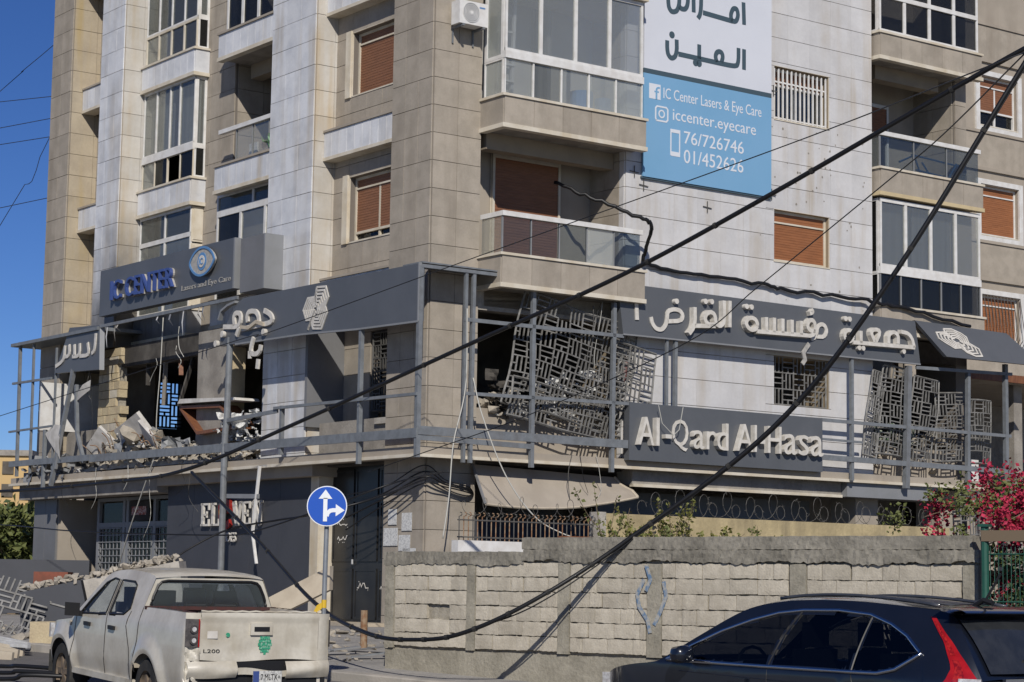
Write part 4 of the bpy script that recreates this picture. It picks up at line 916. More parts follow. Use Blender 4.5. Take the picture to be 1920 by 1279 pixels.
# blue sprayed mark round one post
dm('spray', (.12, .19, .29), (.36, .35, .32), scale=16, lo=.42, hi=.6, rough=.95)
q = MB()
wp = lambda a, z, d=0: Vector((a, -.022 - d, z))
for pts in ([(4.43, 1.98), (4.5, 1.80), (4.43, 1.66)], [(4.40, 1.80), (4.30, 1.62), (4.33, 1.46), (4.46, 1.30), (4.5, 1.14)], [(4.70, 1.78), (4.74, 1.6), (4.66, 1.42), (4.56, 1.24)]): stroke(q, wp, pts, .055, 0, .003)
q.build('spray_mark', 'spray', BWL)
# terrace behind it with the low yellow wall
bed = MB(); bed.add([bw_world(.1, .19, 1.95), bw_world(8.9, .19, 1.95), Vector((15.5, 40.5, 1.95)), BL.m @ Vector((15.0, -2.3, 1.95)), BL.m @ Vector((-1.2, -2.3, 1.95))], [(0, 1, 2, 3, 4)])
bed.build('terrace', 'earth', kind='structure')
YW = MB().box(2.30, 11.6, -2.55, -2.35, 1.6, 3.08).build('garden_wall', 'ywall', None, BL, label='low stained yellow wall behind the block wall, topped with razor wire', category='wall')
MB().box(2.12, 2.30, -2.58, -2.32, 1.6, 3.10).build('end_post', 'concrete_l', YW)
WWL = MB().box(-1.0, 2.11, -2.55, -2.35, 1.6, 2.50).build('garden_wall', 'white', None, BL, label='short white wall base under the iron railing', category='wall')
RL = thing('iron_railing', 'rusty iron railing with curled tops beside the corner pier', 'railing', (.7, -2.45, 2.5), BL)
for z in (2.56, 2.86): MB().box(-.95, 2.1, -2.47, -2.44, z - .012, z + .012).build('rail', 'wire', RL)
for i in range(31):
    u = -.92 + i * .1; P = [(u, -2.455, 2.5), (u, -2.455, 2.92)] + [(u + .02 * math.sin(t), -2.455 - .06 * math.sin(t * .8), 2.92 + .035 * (1 - math.cos(t))) for t in (.8, 1.6, 2.4, 3.2)]
    MB().tube(P, .011, 5).build('bar', 'rust' if i % 3 else 'wire', RL)
def coil(u0, u1, v, z, r, pitch, rn):
    P = []; n = int((u1 - u0) / pitch * 14)
    for i in range(n + 1):
        t = i / 14 * 2 * math.pi; u = u0 + (u1 - u0) * i / n; k = 1 + .25 * math.sin(t * .37 + u * 3)
        P.append((u + r * k * .9 * math.cos(t), v + .07 * math.sin(t * .5), z + r * k + r * k * math.sin(t) + .04 * math.sin(u * 5)))
    return MB().tube(P, .0055, 4)
rz = coil(3.2, 11.4, -2.45, 3.06, .20, .30, 1)
for i in range(240): 
    p = random.choice(rz.v); rz.bar(p, p + Vector((random.uniform(-.04, .04), random.uniform(-.03, .03), random.uniform(-.04, .04))), .006)
rz.build('razor_wire', 'wire', None, BL, label='coils of razor wire along the top of the yellow wall', category='razor wire')
coil(-.9, 2.0, -2.45, 2.95, .14, .4, 2).build('razor_wire', 'wire', None, BL, label='loose coils of razor wire above the iron railing', category='razor wire')
# wooden planter board
MB().box(1.0, 2.1, -3.0, -2.8, 2.3, 2.62).build('planter_box', 'wood', None, BL, label='brown wooden planter box at the end of the railing', category='planter')
# ------------------------------------------------------------------ plants
dm('leaf', (.085, .105, .030), (.13, .14, .045), scale=6, rough=.6, spec=.3); dm('leaf_d', (.030, .055, .018), (.05, .075, .025), scale=4, rough=.6); dm('leaf_y', (.17, .165, .04), (.11, .12, .03), scale=9, rough=.6)
dm('bract', (.34, .012, .038), (.20, .008, .025), scale=9, rough=.7); dm('bract2', (.45, .03, .075), (.32, .014, .05), scale=9, rough=.7); dm('twig', (.16, .12, .08), rough=.9)
def leaf(b, p, s, rn, droop=.3):
    d = Vector((rn.gauss(0, 1), rn.gauss(0, 1), rn.gauss(.2, .7))).normalized(); e = d.cross(Vector((rn.gauss(0, 1), rn.gauss(0, 1), rn.gauss(0, 1)))).normalized() * s * .34; d *= s
    p = Vector(p); n = d.cross(e).normalized() * s * .12
    b.add([p, p + d * .5 + e + n, p + d, p + d * .5 - e + n], [(0, 1, 2), (0, 2, 3)])
def shrub(name, label, cat, at, h, w, n, s, seed, m='leaf', stems=7, fr=None, group=None, dens=1.0, up=.5):
    rn = random.Random(seed); T = thing(name, label, cat, at, fr, group); at = Vector(at); st = MB(); lf = MB()
    for k in range(stems):
        a = rn.uniform(0, 6.28); L_ = h * rn.uniform(.55, 1.0); P = [at]; d = Vector((math.cos(a) * w / h * rn.uniform(.1, 1), math.sin(a) * w / h * rn.uniform(.1, 1) * .6, 1)).normalized()
        for i in range(6): d = (d + Vector((rn.gauss(0, .16), rn.gauss(0, .16), rn.gauss(.05, .1)))).normalized(); P.append(P[-1] + d * L_ / 6)
        st.tube(P, .012, 5, .004)
        for i in range(int(n / stems)):
            t = rn.uniform(up, 5.9); j = int(t); q = P[j].lerp(P[min(j + 1, 6)], t - j) + Vector((rn.gauss(0, .05), rn.gauss(0, .05), rn.gauss(0, .05))) * w * dens
            leaf(lf, q, s * rn.uniform(.6, 1.3), rn)
    st.build('stem', 'twig', T, at=at); lf.build('foliage', m, T, at=at, fix=False, kind='stuff'); return T
def bl(u, v, z): return BL.m @ Vector((u, v, z))
def wloc(x, y, z): return Vector((x, y, z))
shrub('weed', 'tall thin sapling with sparse leaves in front of the awning', 'plant', bl(1.85, -3.2, 1.95), 1.85, .35, 170, .085, 1, 'leaf', 5, up=2.2)
shrub('shrub', 'yellowish bushy sapling below the Al - Qard Al-Hasa sign', 'plant', bl(3.55, -3.0, 1.95), 1.62, .55, 420, .08, 2, 'leaf_y', 9, up=3.0)
for i, (u, h, n, lab) in enumerate(((2.35, .95, 220, 'leafy weed beside the white end post of the yellow wall'), (2.9, .8, 200, 'leafy weed below the yellowish sapling'), (4.2, .85, 240, 'leafy weed in front of the yellow wall, middle one'), (5.1, .75, 200, 'pale leafy weed in front of the yellow wall'), (5.9, .62, 150, 'small weed at the right of the row before the yellow wall'))):
    shrub('weed', lab, 'plant', bl(u, -3.35, 2.0), h * 1.3, .6, n * 2, .085, 20 + i, 'leaf' if i % 2 else 'leaf_y', 7, group='weeds before the yellow wall', up=.8)
# bougainvillea
def bougain(label, at, h, w, n, seed, nl):
    rn = random.Random(seed); at = Vector(at); T = thing('bougainvillea', label, 'flowering shrub', at); st = MB(); A = MB(); B = MB(); C = MB()
    for k in range(16):
        a = rn.uniform(0, 6.28); d = Vector((math.cos(a) * .5, math.sin(a) * .4, 1)).normalized(); P = [at + Vector((rn.uniform(-.2, .2), rn.uniform(-.2, .2), 0))]
        for i in range(8): d = (d + Vector((math.cos(a) * w * .13, math.sin(a) * w * .10, -.16 + rn.gauss(0, .12)))).normalized(); P.append(P[-1] + d * h / 7 * rn.uniform(.7, 1.15))
        st.tube(P, .018, 5, .005)
        for i in range(3, 9):
            for c in range(2):
                q = P[i] + Vector((rn.gauss(0, .16), rn.gauss(0, .16), rn.gauss(0, .14))); 
                fl = rn.random() < .62
                for _ in range(int(n / 16 / 12)):
                    pp = q + Vector((rn.gauss(0, .085), rn.gauss(0, .085), rn.gauss(0, .075)))
                    leaf(A if fl and rn.random() < .5 else (B if fl else C), pp, rn.uniform(.045, .075), rn)
    st.build('stem', 'twig', T, at=at); A.build('flowers', 'bract', T, at=at, fix=False, kind='stuff'); B.build('flowers', 'bract2', T, at=at, fix=False, kind='stuff'); C.build('foliage', 'leaf', T, at=at, fix=False, kind='stuff')
bougain('magenta bougainvillea tumbling over the green fence at the right edge', (7.0, 25.2, 1.9), 2.15, .5, 17000, 4, 0)
bougain('smaller magenta bougainvillea low behind the green fence post', (6.55, 24.75, 1.35), .95, .3, 4200, 6, 0)
# green fence
GF = FR((5.16, 23.62, 0), math.atan2(-.635, .772))
gf = thing('garden_fence', 'dark green wire mesh fence with round posts at the right edge', 'fence', (0, 0, .3), GF)
dm('green', (.018, .085, .06), (.015, .07, .05), scale=8, rough=.45)
for x in (.12, 2.6): MB().tube([(x, 0, -.2), (x, 0, 2.42)], .045, 10).build('post', 'green', gf); MB().box(x - .06, x + .06, -.06, .06, 2.42, 2.45).build('post_cap', 'green', gf)
for z in (.2, .9, 1.6, 2.12): MB().tube([(.16, 0, z), (2.56, 0, z)], .008, 5).build('rail', 'green', gf); 
for i in range(48):
    x = .18 + i * .05; MB().tube([(x, .006, 0), (x, .006, 2.2)], .0045, 4).build('wire', 'green', gf)
MB().box(.1, 2.7, -.05, .05, 2.26, 2.38).build('top_beam', 'twig', gf)
rn = random.Random(9); hb = MB()
hed = thing('hedge', 'dark green hedge behind the green fence', 'hedge', (1.4, .7, .3), GF)
for i in range(5200): leaf(hb, (rn.uniform(.1, 2.9), .35 + abs(rn.gauss(0, .25)), rn.uniform(.2, 2.1)), rn.uniform(.05, .11), rn)
hb.build('foliage', 'leaf_d', hed, fix=False, kind='stuff'); st = MB()
for i in range(9): st.tube([(.2 + i * .3, .6, .1), (.25 + i * .3, .62, 1.8)], .02, 5)
st.build('stem', 'twig', hed)
# ------------------------------------------------------------------ road sign, bollard
UP = thing('utility_pole', 'tall wooden utility pole carrying the overhead cables right of the street', 'pole', (9.0, 24.4, .1))
MB().tube([(9.0, 24.4, 0), (9.0, 24.4, 13.2)], .16, 12, .11).build('pole', 'twig', UP); MB().bar((8.3, 24.3, 12.6), (9.7, 24.5, 12.6), .1).build('cross_arm', 'twig', UP)
RS = thing('road_sign', 'round blue road sign with white straight and right arrows on a grey pole', 'road sign', (-2.27, 26.5, gz(26.5)))
PS = lambda a, z, d=0: Vector((a, 26.44 - d, z))
dm('sign_blue', (.008, .075, .42), rough=.35, spec=.5); dm('sign_white', (.72, .74, .76), rough=.4); dm('galv', (.25, .27, .29), (.21, .225, .245), scale=9, rough=.45, metal=.3)
MB().tube([(-2.285, 26.5, gz(26.5) - .1), (-2.275, 26.5, 1.6), (-2.262, 26.5, 2.88)], .03, 10).build('pole', 'galv', RS)
cx_, cz_ = -2.263, 2.645
disc(MB(), PS, cx_, cz_, .25, 0, .02, 40).build('sign_plate', 'sign_white', RS); disc(MB(), PS, cx_, cz_, .238, .02, .024, 40).build('sign_face', 'sign_blue', RS)
q = MB(); pbox(q, PS, cx_ - .045, cx_ + .005, cz_ - .19, cz_ + .10, .0245, .028); q.prism([PS(cx_ - .02 + x, cz_ + z, .0245) for x, z in ((-.085, .09), (.085, .09), (0, .205))], (0, -.0035, 0)); q.build('arrow', 'sign_white', RS)
q = MB(); stroke(q, PS, [(cx_ - .0, cz_ - .125), (cx_ + .012, cz_ - .085), (cx_ + .04, cz_ - .058), (cx_ + .075, cz_ - .05), (cx_ + .12, cz_ - .05)], .05, .0246, .0282); q.prism([PS(cx_ + .11 + x, cz_ - .05 + z, .0245) for x, z in ((0, -.075), (.11, 0), (0, .075))], (0, -.0035, 0)); q.build('arrow', 'sign_white', RS)
MB().tube([(-2.277, 26.5, 1.39), (-2.276, 26.5, 1.49)], .033, 10).build('tape', 'yellow', RS); MB().grid([[(-2.30, 26.46, 1.46), (-2.30, 26.46, 1.38)], [(-2.36, 26.44, 1.42), (-2.37, 26.44, 1.33)], [(-2.40, 26.45, 1.34), (-2.42, 26.45, 1.22)]]).build('tape', 'yellow', RS, fix=False)
MB().tube([(-2.21, 33, .60), (-2.21, 33, 1.30)], .055, 10).build('bollard', 'rust', None, label='short rusty pipe bollard standing before the black gate', category='bollard')
# ------------------------------------------------------------------ cables
def crv(P, n=10):
    P = [Vector(p) for p in P]; P = [P[0] * 2 - P[1]] + P + [P[-1] * 2 - P[-2]]; out = []
    for i in range(1, len(P) - 2):
        a, b, c, d = P[i - 1:i + 3]
        for k in range(n):
            t = k / n; out.append(.5 * ((2 * b) + (c - a) * t + (2 * a - 5 * b + 4 * c - d) * t * t + (3 * b - a - 3 * c + d) * t ** 3))
    return out + [P[-2]]
def cable(name, label, P, r, m='cable', fr=None, n=10, cat='cable', group=None, sides=6): return MB().tube(crv(P, n), r, sides).build(name, m, None, fr, label=label, category=cat, group=group, smooth=True)
TC = cable('power_cable', 'thick black cable crossing the facade from upper right to left', [(9.0, 24.4, 9.35), (7.6, 25.5, 8.98), (6.5, 26.5, 8.62), (3.51, 29, 7.12), (1.6, 31, 6.28), (-.5, 33, 5.53), (-3.6, 36, 4.42), (-5.7, 37.5, 3.67), (-7.58, 40, 3.53), (-10.75, 44, 3.5), (-14, 47, 3.7)], .034)
TC2 = cable('power_cable', 'thick black cable sagging down across the block wall', [(9.0, 24.4, 12.9), (7.5, 24.6, 10.35), (6.14, 25, 8.08), (4.51, 25.5, 5.36), (3.25, 26.2, 3.70), (1.47, 26.85, 2.28), (.32, 26.9, 1.52), (-.55, 27.2, 1.1), (-1.18, 27.7, .99), (-1.87, 28.7, 1.04), (-2.8, 31, 1.42), (-4.03, 34, 2.4), (-5.61, 37.5, 3.62)], .030)
cable('power_cable', 'thin black wire twisted round the sagging cable over the block wall', [(9.0, 24.4, 12.8), (7.52, 24.6, 10.33), (6.17, 25, 8.06), (4.52, 25.5, 5.33), (3.28, 26.2, 3.69), (1.50, 26.83, 2.26), (.36, 26.9, 1.47), (-.5, 27.2, 1.12)], .010)
cable('power_cable', 'thin wire from upper right to the left past the corner pier', [(4.91, 20, 6.87), (4.92, 22, 7.2), (3.54, 28, 7.59), (-.93, 36, 7.19), (-4.65, 40, 6.41), (-5.39, 41, 6.36), (-11.68, 48, 5.34)], .008)
cable('power_cable', 'thin wire slanting down across the right balconies', [(4.92, 20, 6.88), (4.73, 23, 6.72), (4.46, 25, 6.57), (3.37, 29, 5.84), (2.59, 31, 5.31), (.36, 34, 4.47), (-1.51, 36, 3.92), (-2.47, 37, 3.65)], .008)
cable('power_cable', 'black cable hanging level across the left shop front', [(-14, 48, 2.9), (-10.61, 44, 2.82), (-8.04, 40, 2.61), (-5.13, 37, 2.51), (-4.36, 36, 2.55), (-3.22, 34.5, 2.83), (-1.84, 34, 3.32), (-1.14, 36, 3.61)], .014)
cable('power_cable', 'black cable rising from behind the pickup to the corner pillar', [(-6.6, 36.5, 1.2), (-5.87, 36, 1.85), (-5.47, 36, 2.2), (-4.75, 36, 2.58), (-3.86, 35.5, 2.74), (-3.27, 35, 2.82), (-2.24, 35, 3.1), (-1.45, 37, 3.55)], .018)
for o_, r_ in ((TC, .034), (TC2, .030)):
    vs = [v.co for v in o_.data.vertices]; n_ = len(vs) // 6
    for k in range(3, n_ - 3, 5):
        c0 = sum((vs[k * 6 + j] for j in range(6)), Vector()) / 6; c1 = sum((vs[k * 6 + 6 + j] for j in range(6)), Vector()) / 6; d_ = (c1 - c0).normalized() * .05; at_ = OR[o_.name]
        MB().tube([c0 + at_, c0 + at_ + d_], r_ * 1.28, 6).build('cable_tie', 'rubber', o_)
for i, P in enumerate(([(-9, 29.4, .58), (-6.68, 28, .56), (-6.24, 27.6, .58), (-5.2, 27.0, .55)], [(-9, 28.6, .52), (-6.53, 27.4, .50), (-6.15, 27.2, .53), (-5.2, 26.9, .5)], [(-9, 28.0, .48), (-6.43, 27, .44), (-5.99, 26.8, .5), (-5.2, 26.8, .48)])):
    cable('fallen_cable', ('black cable lying on the street left of the pickup, farthest of three', 'black cable lying on the street left of the pickup, middle one', 'black cable lying on the street left of the pickup, nearest one')[i], P, .03)
for i, P in enumerate(([(-17.5, 70, 17.64), (-15, 70, 17.95)], [(-17.46, 70, 16.73), (-15, 70, 17.25)], [(-17.44, 70, 16.17), (-15, 70, 16.6)], [(-17.34, 70, 14.01), (-15, 70, 14.55)], [(-17.51, 70, 17.86), (-16.65, 70, 18.7), (-15.0, 70, 20.2)], [(-17.31, 70, 13.15), (-16.14, 70, 14.97), (-15.2, 70, 17.4)])):
    a, c = Vector(P[0]), Vector(P[-1]); a = a + (a - c) * 4; c = c + (c - a) * .6
    cable('sky_wire', ('thin wire against the sky, highest level one', 'thin wire against the sky, second level one from top', 'thin wire against the sky, third level one from top', 'thin wire against the sky, lowest level one', 'steep thin wire against the sky near the top left corner', 'steep thin wire against the sky at mid height')[i], [a] + [Vector(p) for p in P] + [c], .012, n=3, sides=4)
random.seed(3)
P = crv([(3.2, .3, 9.83), (3.65, -.3, 9.48), (4.41, -.85, 9.10), (4.75, -.9, 8.95), (4.9, -.55, 8.5), (5.05, -.42, 8.27), (6.3, -.42, 8.17), (8.1, -.42, 8.15), (9.05, -.42, 8.10), (11.0, -.45, 8.11), (12.2, -.6, 8.0), (14.5, -.62, 7.80)], 8)
MB().tube([p + Vector((0, 0, random.uniform(-.035, .035))) for p in P], .04, 6).build('wall_cable', 'cable', None, BL, smooth=True, label='wavy black cable bundle running along the white wall above the long sign', category='cable')
for i, (dz, r) in enumerate(((0, .018), (.1, .016), (-.12, .014), (.22, .012))):
    cable('pillar_cable', ('black cable wrapped round the corner pillar, lowest but one', 'black cable wrapped round the corner pillar, second from top', 'black cable wrapped round the corner pillar, lowest', 'black cable wrapped round the corner pillar, topmost')[i], [(-.35, 2.2, 3.0 + dz * 2), (-.3, .9, 3.35 + dz), (-.14, -.14, 3.72 + dz), (.32, -.2, 3.6 + dz * .4), (.87, -.2, 3.5 + dz * .3), (1.3, .2, 3.4)], r, fr=BL)
cable('hanging_wire', 'white wire hanging down the corner pillar', [(.42, -.68, 6.9), (.40, -.70, 5.42), (.15, -.7, 4.35), (.07, -.7, 3.36), (-.05, -.7, 2.57)], .013, 'cable_w', BL)
cable('hanging_wire', 'pale wire drooping across the awning', [(.6, -.66, 5.6), (.73, -.8, 4.88), (1.13, -1.0, 3.8), (1.64, -1.2, 3.06), (2.16, -1.4, 2.73), (2.8, -1.8, 2.5)], .013, 'cable_w', BL)
cable('hanging_wire', 'pale rope slanting from the ledge to the shop doors', [(-.62, 9.9, 4.5), (-.3, 11.6, 3.0), (.1, 13.2, 1.7)], .016, 'cable_w', BL)
cable('hanging_wire', 'thin white wire hanging in the big dark hole', [(-.3, 10.35, 7.7), (-.3, 10.4, 6.6), (-.25, 10.6, 5.6), (-.2, 10.7, 5.1)], .012, 'cable_w', BL)
# ------------------------------------------------------------------ rubble
def chunk(b, c, sx, sy, sz, rn, rot=True):
    c = Vector(c); bb = bmesh.new()
    for _ in range(14):
        p = Vector((rn.uniform(-1, 1), rn.uniform(-1, 1), rn.uniform(-1, 1))); m = max(abs(p.x), abs(p.y), abs(p.z)); p /= m ** .75
        bb.verts.new((p.x * sx / 2, p.y * sy / 2, p.z * sz / 2))
    bmesh.ops.convex_hull(bb, input=bb.verts)
    M_ = Matrix.Rotation(rn.uniform(0, 6.3), 3, 'Z') @ Matrix.Rotation(rn.uniform(-.9, .9), 3, 'X') if rot else Matrix.Identity(3)
    bb.verts.index_update(); vs = [v for v in bb.verts if v.link_faces]; ix = {v: i for i, v in enumerate(vs)}
    b.add([M_ @ v.co + c for v in vs], [tuple(ix[v] for v in f.verts) for f in bb.faces]); bb.free(); return b
rn = random.Random(21)
def scatter(name, label, m, pts, smin, smax, fr=BL, cat='rubble'):
    b = MB()
    for p in pts: s = rn.uniform(smin, smax); chunk(b, p, s, s * rn.uniform(.5, 1), s * rn.uniform(.3, .8), rn)
    return b.build(name, m, None, fr, label=label, category=cat, kind='stuff')
def heapz(v): return Zf + .22 + .62 * math.exp(-((v - 11.9) / 1.3) ** 2) + .25 * math.exp(-((v - 9.3) / 1.0) ** 2)
scatter('rubble', 'small broken masonry strewn over the ruined left ledge', 'rubble', [(-.42 + rn.random() * .9, v, Zf + rn.random() * (heapz(v) - Zf)) for v in [rn.uniform(6.4, 14.4) for _ in range(520)]], .06, .30)
scatter('rubble', 'fine pale rubble crumbs along the ruined left ledge', 'rubble_w', [(-.5 + rn.random() * .7, v, Zf + .03 + rn.random() * (heapz(v) - Zf)) for v in [rn.uniform(6.3, 14.6) for _ in range(420)]], .03, .10)
rm = random.Random(12); rows = []
for i in range(41):
    v = 6.3 + 8.2 * i / 40; rows.append([(u, v + rm.uniform(-.05, .05), Zf + .004 + (heapz(v) - Zf) * k * rm.uniform(.55, 1.15)) for u, k in ((-.47, .05), (-.36, .5), (-.2, .9), (.0, 1.1), (.3, 1.0), (.8, .6), (1.4, .1))])
MB().grid(rows).build('rubble_mound', 'rubble', None, BL, label='mound of crushed masonry along the ruined left ledge', category='rubble', kind='stuff')
for i in range(9):
    v = rm.uniform(6.8, 12.6); z = 7.68 if i % 2 else 7.66; l = rm.uniform(.1, .55); a = rm.uniform(-.15, .15); w = rm.uniform(.03, .08)
    MB().grid([[(-.63, v, z), (-.63, v + w, z)], [(-.66 + a * .3, v + a * .5, z - l * .5), (-.66 + a * .3, v + w + a * .5, z - l * .5)], [(-.6, v + a + w * .4, z - l), (-.6, v + a + w * .6, z - l)]]).build('torn_strip', ('white', 'clad_l', 'concrete_l')[i % 3], None, BL, fix=False, label='small torn strip hanging from the top rail over the ruined left opening', category='strip', group='torn strips over the left opening')
for i, (v, z0, l, m) in enumerate(((9.9, 6.9, 1.2, 'soot'), (11.3, 7.2, 1.4, 'concrete'), (12.2, 7.2, .9, 'soot'), (10.6, 7.2, .8, 'wood'))):
    MB().bar((.3, v, z0), (.15 + .2 * i % .3, v + .4 - .25 * i, z0 - l), .10, .04).build('hanging_batten', m, None, BL, label=('batten hanging nearest the concrete column in the dark hole', 'long batten hanging near the masonry pier in the dark hole', 'short sooty batten beside the masonry pier', 'brown batten in the middle of the dark hole')[i], category='batten')
GR = 'broken concrete chunks on the ruined left ledge'
for i, (v, z, s, t) in enumerate(((12.9, 4.85, .75, 'largest grey chunk left of the hole'), (12.4, 5.05, .6, None), (11.8, 5.1, .85, None), (11.4, 4.85, .5, None), (10.9, 5.0, .6, None), (13.5, 4.6, .5, None), (10.3, 4.7, .45, None), (9.6, 4.6, .4, None), (12.2, 4.55, .6, None), (13.0, 4.45, .45, None), (11.0, 4.5, .5, None))):
    chunk(MB(), (-.2 + rn.uniform(-.1, .25), v, z), s, s * .8, s * .6, rn).build('concrete_chunk', 'rubble', None, BL, label='broken concrete chunk on the rubble heap in the torn open left wall', category='rubble', group=GR)
for i, (v, z, a, l) in enumerate(((13.15, 4.9, .6, 'pale square slab standing tilted on the left of the rubble heap'), (10.7, 4.95, -.5, 'pale pointed slab leaning in the middle of the rubble heap'), (11.6, 5.2, .3, 'flat slab lying across the top of the rubble heap'))):
    b = MB().box(-.4, .4, -.04, .04, -.32, .32) if i < 2 else MB().box(-.6, .6, -.05, .05, -.25, .25)
    M_ = Matrix.Translation((-.35, v, z)) @ Matrix.Rotation(math.pi / 2, 4, 'Z') @ Matrix.Rotation(a, 4, 'Y') @ Matrix.Rotation(-.6, 4, 'X')
    b.map(lambda p: M_ @ p).build('concrete_slab', 'rubble_w', None, BL, label=l, category='slab')
# broken cabinet and boards
cb = thing('cabinet', 'broken brown wooden cabinet hanging out of the ruined wall', 'cabinet', (-.15, 8.2, 4.95), BL)
Q = [(9.61, 5.60), (7.75, 5.52), (6.95, 5.03), (8.75, 4.98)]
for i in range(4):
    a, c = Q[i], Q[(i + 1) % 4]; MB().prism([(-.2, a[0], a[1] - .03), (-.2, c[0], c[1] - .03), (-.2, c[0], c[1] + .04), (-.2, a[0], a[1] + .04)], (.45, 0, 0)).build('board', 'wood', cb)
MB().prism([(.24, *q) for q in Q], (.02, 0, 0)).build('back_panel', 'dark', cb)
MB().prism([(-.28, 9.55, 5.68), (-.28, 6.9, 5.60), (-.28, 6.95, 5.66), (-.28, 9.45, 5.78)], (.6, 0, 0)).build('loose_board', 'rubble_w', None, BL, label='pale board lying on the broken cabinet', category='board')
def scraps(label, m, pts, smin, smax, fr=BL, name='paper_litter', cat='litter'):           # crumpled flat scraps
    b = MB()
    for p in pts:
        s = rn.uniform(smin, smax); M_ = Matrix.Translation(p) @ Matrix.Rotation(rn.uniform(0, 6.3), 4, 'Z') @ Matrix.Rotation(rn.uniform(-1.5, 1.5), 4, 'X'); k = rn.uniform(.4, 1)
        b.grid([[M_ @ Vector((s * (i / 3 - .5), s * k * (j / 3 - .5), s * rn.uniform(-.16, .16))) for j in range(4)] for i in range(4)])
    return b.build(name, m, None, fr, label=label, category=cat, kind='stuff', fix=False)
scraps('white paper and cloth litter right of the broken cabinet', 'paper', [(-.3 + rn.random() * .5, rn.uniform(6.35, 7.7), 4.4 + rn.random() * .95) for _ in range(90)], .10, .32)
scraps('grey torn sheets mixed into the left rubble heap', 'clad_l', [(-.45 + rn.random() * .5, v, Zf + .1 + rn.random() * (heapz(v) - Zf)) for v in [rn.uniform(7.5, 14.2) for _ in range(60)]], .12, .42, name='sheet_scrap', cat='scrap')
scraps('dark torn sheets mixed into the left rubble heap', 'soot', [(-.45 + rn.random() * .5, v, Zf + .1 + rn.random() * (heapz(v) - Zf)) for v in [rn.uniform(7.5, 14.2) for _ in range(40)]], .12, .36, name='sheet_scrap', cat='scrap')
scraps('crumpled cladding scraps on the lower ledge at the left end', 'clad_l', [(-.6 + rn.random() * .4, rn.uniform(13.8, 17.2), 4.2 + rn.random() * .5) for _ in range(26)], .15, .5, name='sheet_scrap', cat='scrap')
GW = 'loose wires hanging from the torn first floor'
for i in range(18):
    f_ = i % 3 == 0; a = rn.uniform(1.2, 4.4) if f_ else rn.uniform(6.5, 15.5); z = rn.uniform(6.4, 7.5) if i % 2 else rn.uniform(4.1, 4.6); l = rn.uniform(.5, 1.7); q = (lambda t, zz: (a + t, -.55, zz)) if f_ else (lambda t, zz: (-.55, a + t, zz))
    cable('loose_wire', 'thin loose wire dangling from the torn first floor edge', [q(0, z), q(rn.uniform(-.1, .1), z - l * .3), q(rn.uniform(-.25, .25), z - l * .7), q(rn.uniform(-.35, .35), z - l)], rn.choice((.006, .009)), rn.choice(('cable', 'cable_w', 'wire')), BL, 6, group=GW, sides=4)
for i in range(14):
    v = rn.uniform(9.4, 13.6); z = heapz(v); d = rn.uniform(-.5, .5)
    cable('rebar', 'bent reinforcing bar sticking out of the left rubble heap', [(-.3, v, z - .2), (-.45, v + d * .4, z + .12), (-.6, v + d, z + rn.uniform(.05, .4))], .011, 'rust', BL, 5, cat='rebar', group='bars in the left rubble heap', sides=5)
# litter behind the right grilles
scatter('rubble', 'rubbish and masonry heaped behind the large bent grille', 'rubble', [(rn.uniform(1.4, 4.7), rn.uniform(-.2, .5), 5.0 + rn.random() * .55) for _ in range(130)], .08, .26)
scraps('paper and cloth caught behind the large bent grille', 'paper', [(1.6 + (k := rn.random()) * 3.0, rn.uniform(-.22, .15), 5.0 + rn.random() * (.3 + 1.1 * k)) for _ in range(110)], .08, .26)
scraps('dark torn stuff caught behind the large bent grille', 'soot', [(1.4 + rn.random() * 3.1, rn.uniform(-.25, .2), 4.9 + rn.random() * .9) for _ in range(90)], .08, .3)
dm('cloth_red', (.13, .035, .035), (.2, .17, .16), scale=9, rough=.95)
chunk(MB(), (4.55, -.36, 6.1), .12, .1, .6, rn, False).build('red_cloth', 'cloth_red', None, BL, label='red cloth caught in the crooked grille by the white wall', category='cloth')
scatter('rubble', 'masonry and litter behind the right hand grilles', 'rubble', [(rn.uniform(11.5, 14.6), rn.uniform(-.15, .5), 4.5 + rn.random() * .8) for _ in range(120)], .08, .26)
dm('litter_green', (.10, .16, .08), (.4, .4, .38), scale=14, rough=.9)
scatter('litter', 'greenish litter caught behind the grille by the thick post', 'litter_green', [(rn.uniform(11.8, 13.3), rn.uniform(-.25, .1), 5.0 + rn.random() * .5) for _ in range(40)], .06, .18, cat='litter')
# bent metal at the left end
MB().bar((-.66, 15.3, 4.0), (-.62, 14.32, 6.75), .09).build('bent_post', 'steel', None, BL, label='bent steel post leaning in front of the left opening', category='post')
MB().bar((-.66, 15.05, 4.4), (-.62, 14.40, 6.8), .06).build('bent_post', 'clad_l', None, BL, label='thin pale bent post beside the leaning steel post', category='post')
MB().bar((-.6, 14.2, 6.4), (-.62, 14.0, 5.2), .08).bar((-.62, 14.0, 5.2), (-.62, 13.55, 4.5), .08).build('bent_post', 'steel', None, BL, label='kinked steel post right of the leaning post', category='post')
def sheet(label, pts, m='rubble_w', fr=BL, name='metal_sheet', cat='sheet metal'):
    return MB().grid(pts).grid([[Vector(p) + Vector((.012, .004, 0)) for p in r] for r in pts], True).build(name, m, None, fr, label=label, category=cat, fix=False, smooth=True)
sheet('crumpled white sheet metal below the small crooked sign', [[(-.65, 14.0, 6.2), (-.62, 14.1, 6.0)], [(-.72, 13.6, 6.35), (-.66, 13.7, 6.1)], [(-.66, 13.3, 6.45), (-.62, 13.4, 6.22)]])
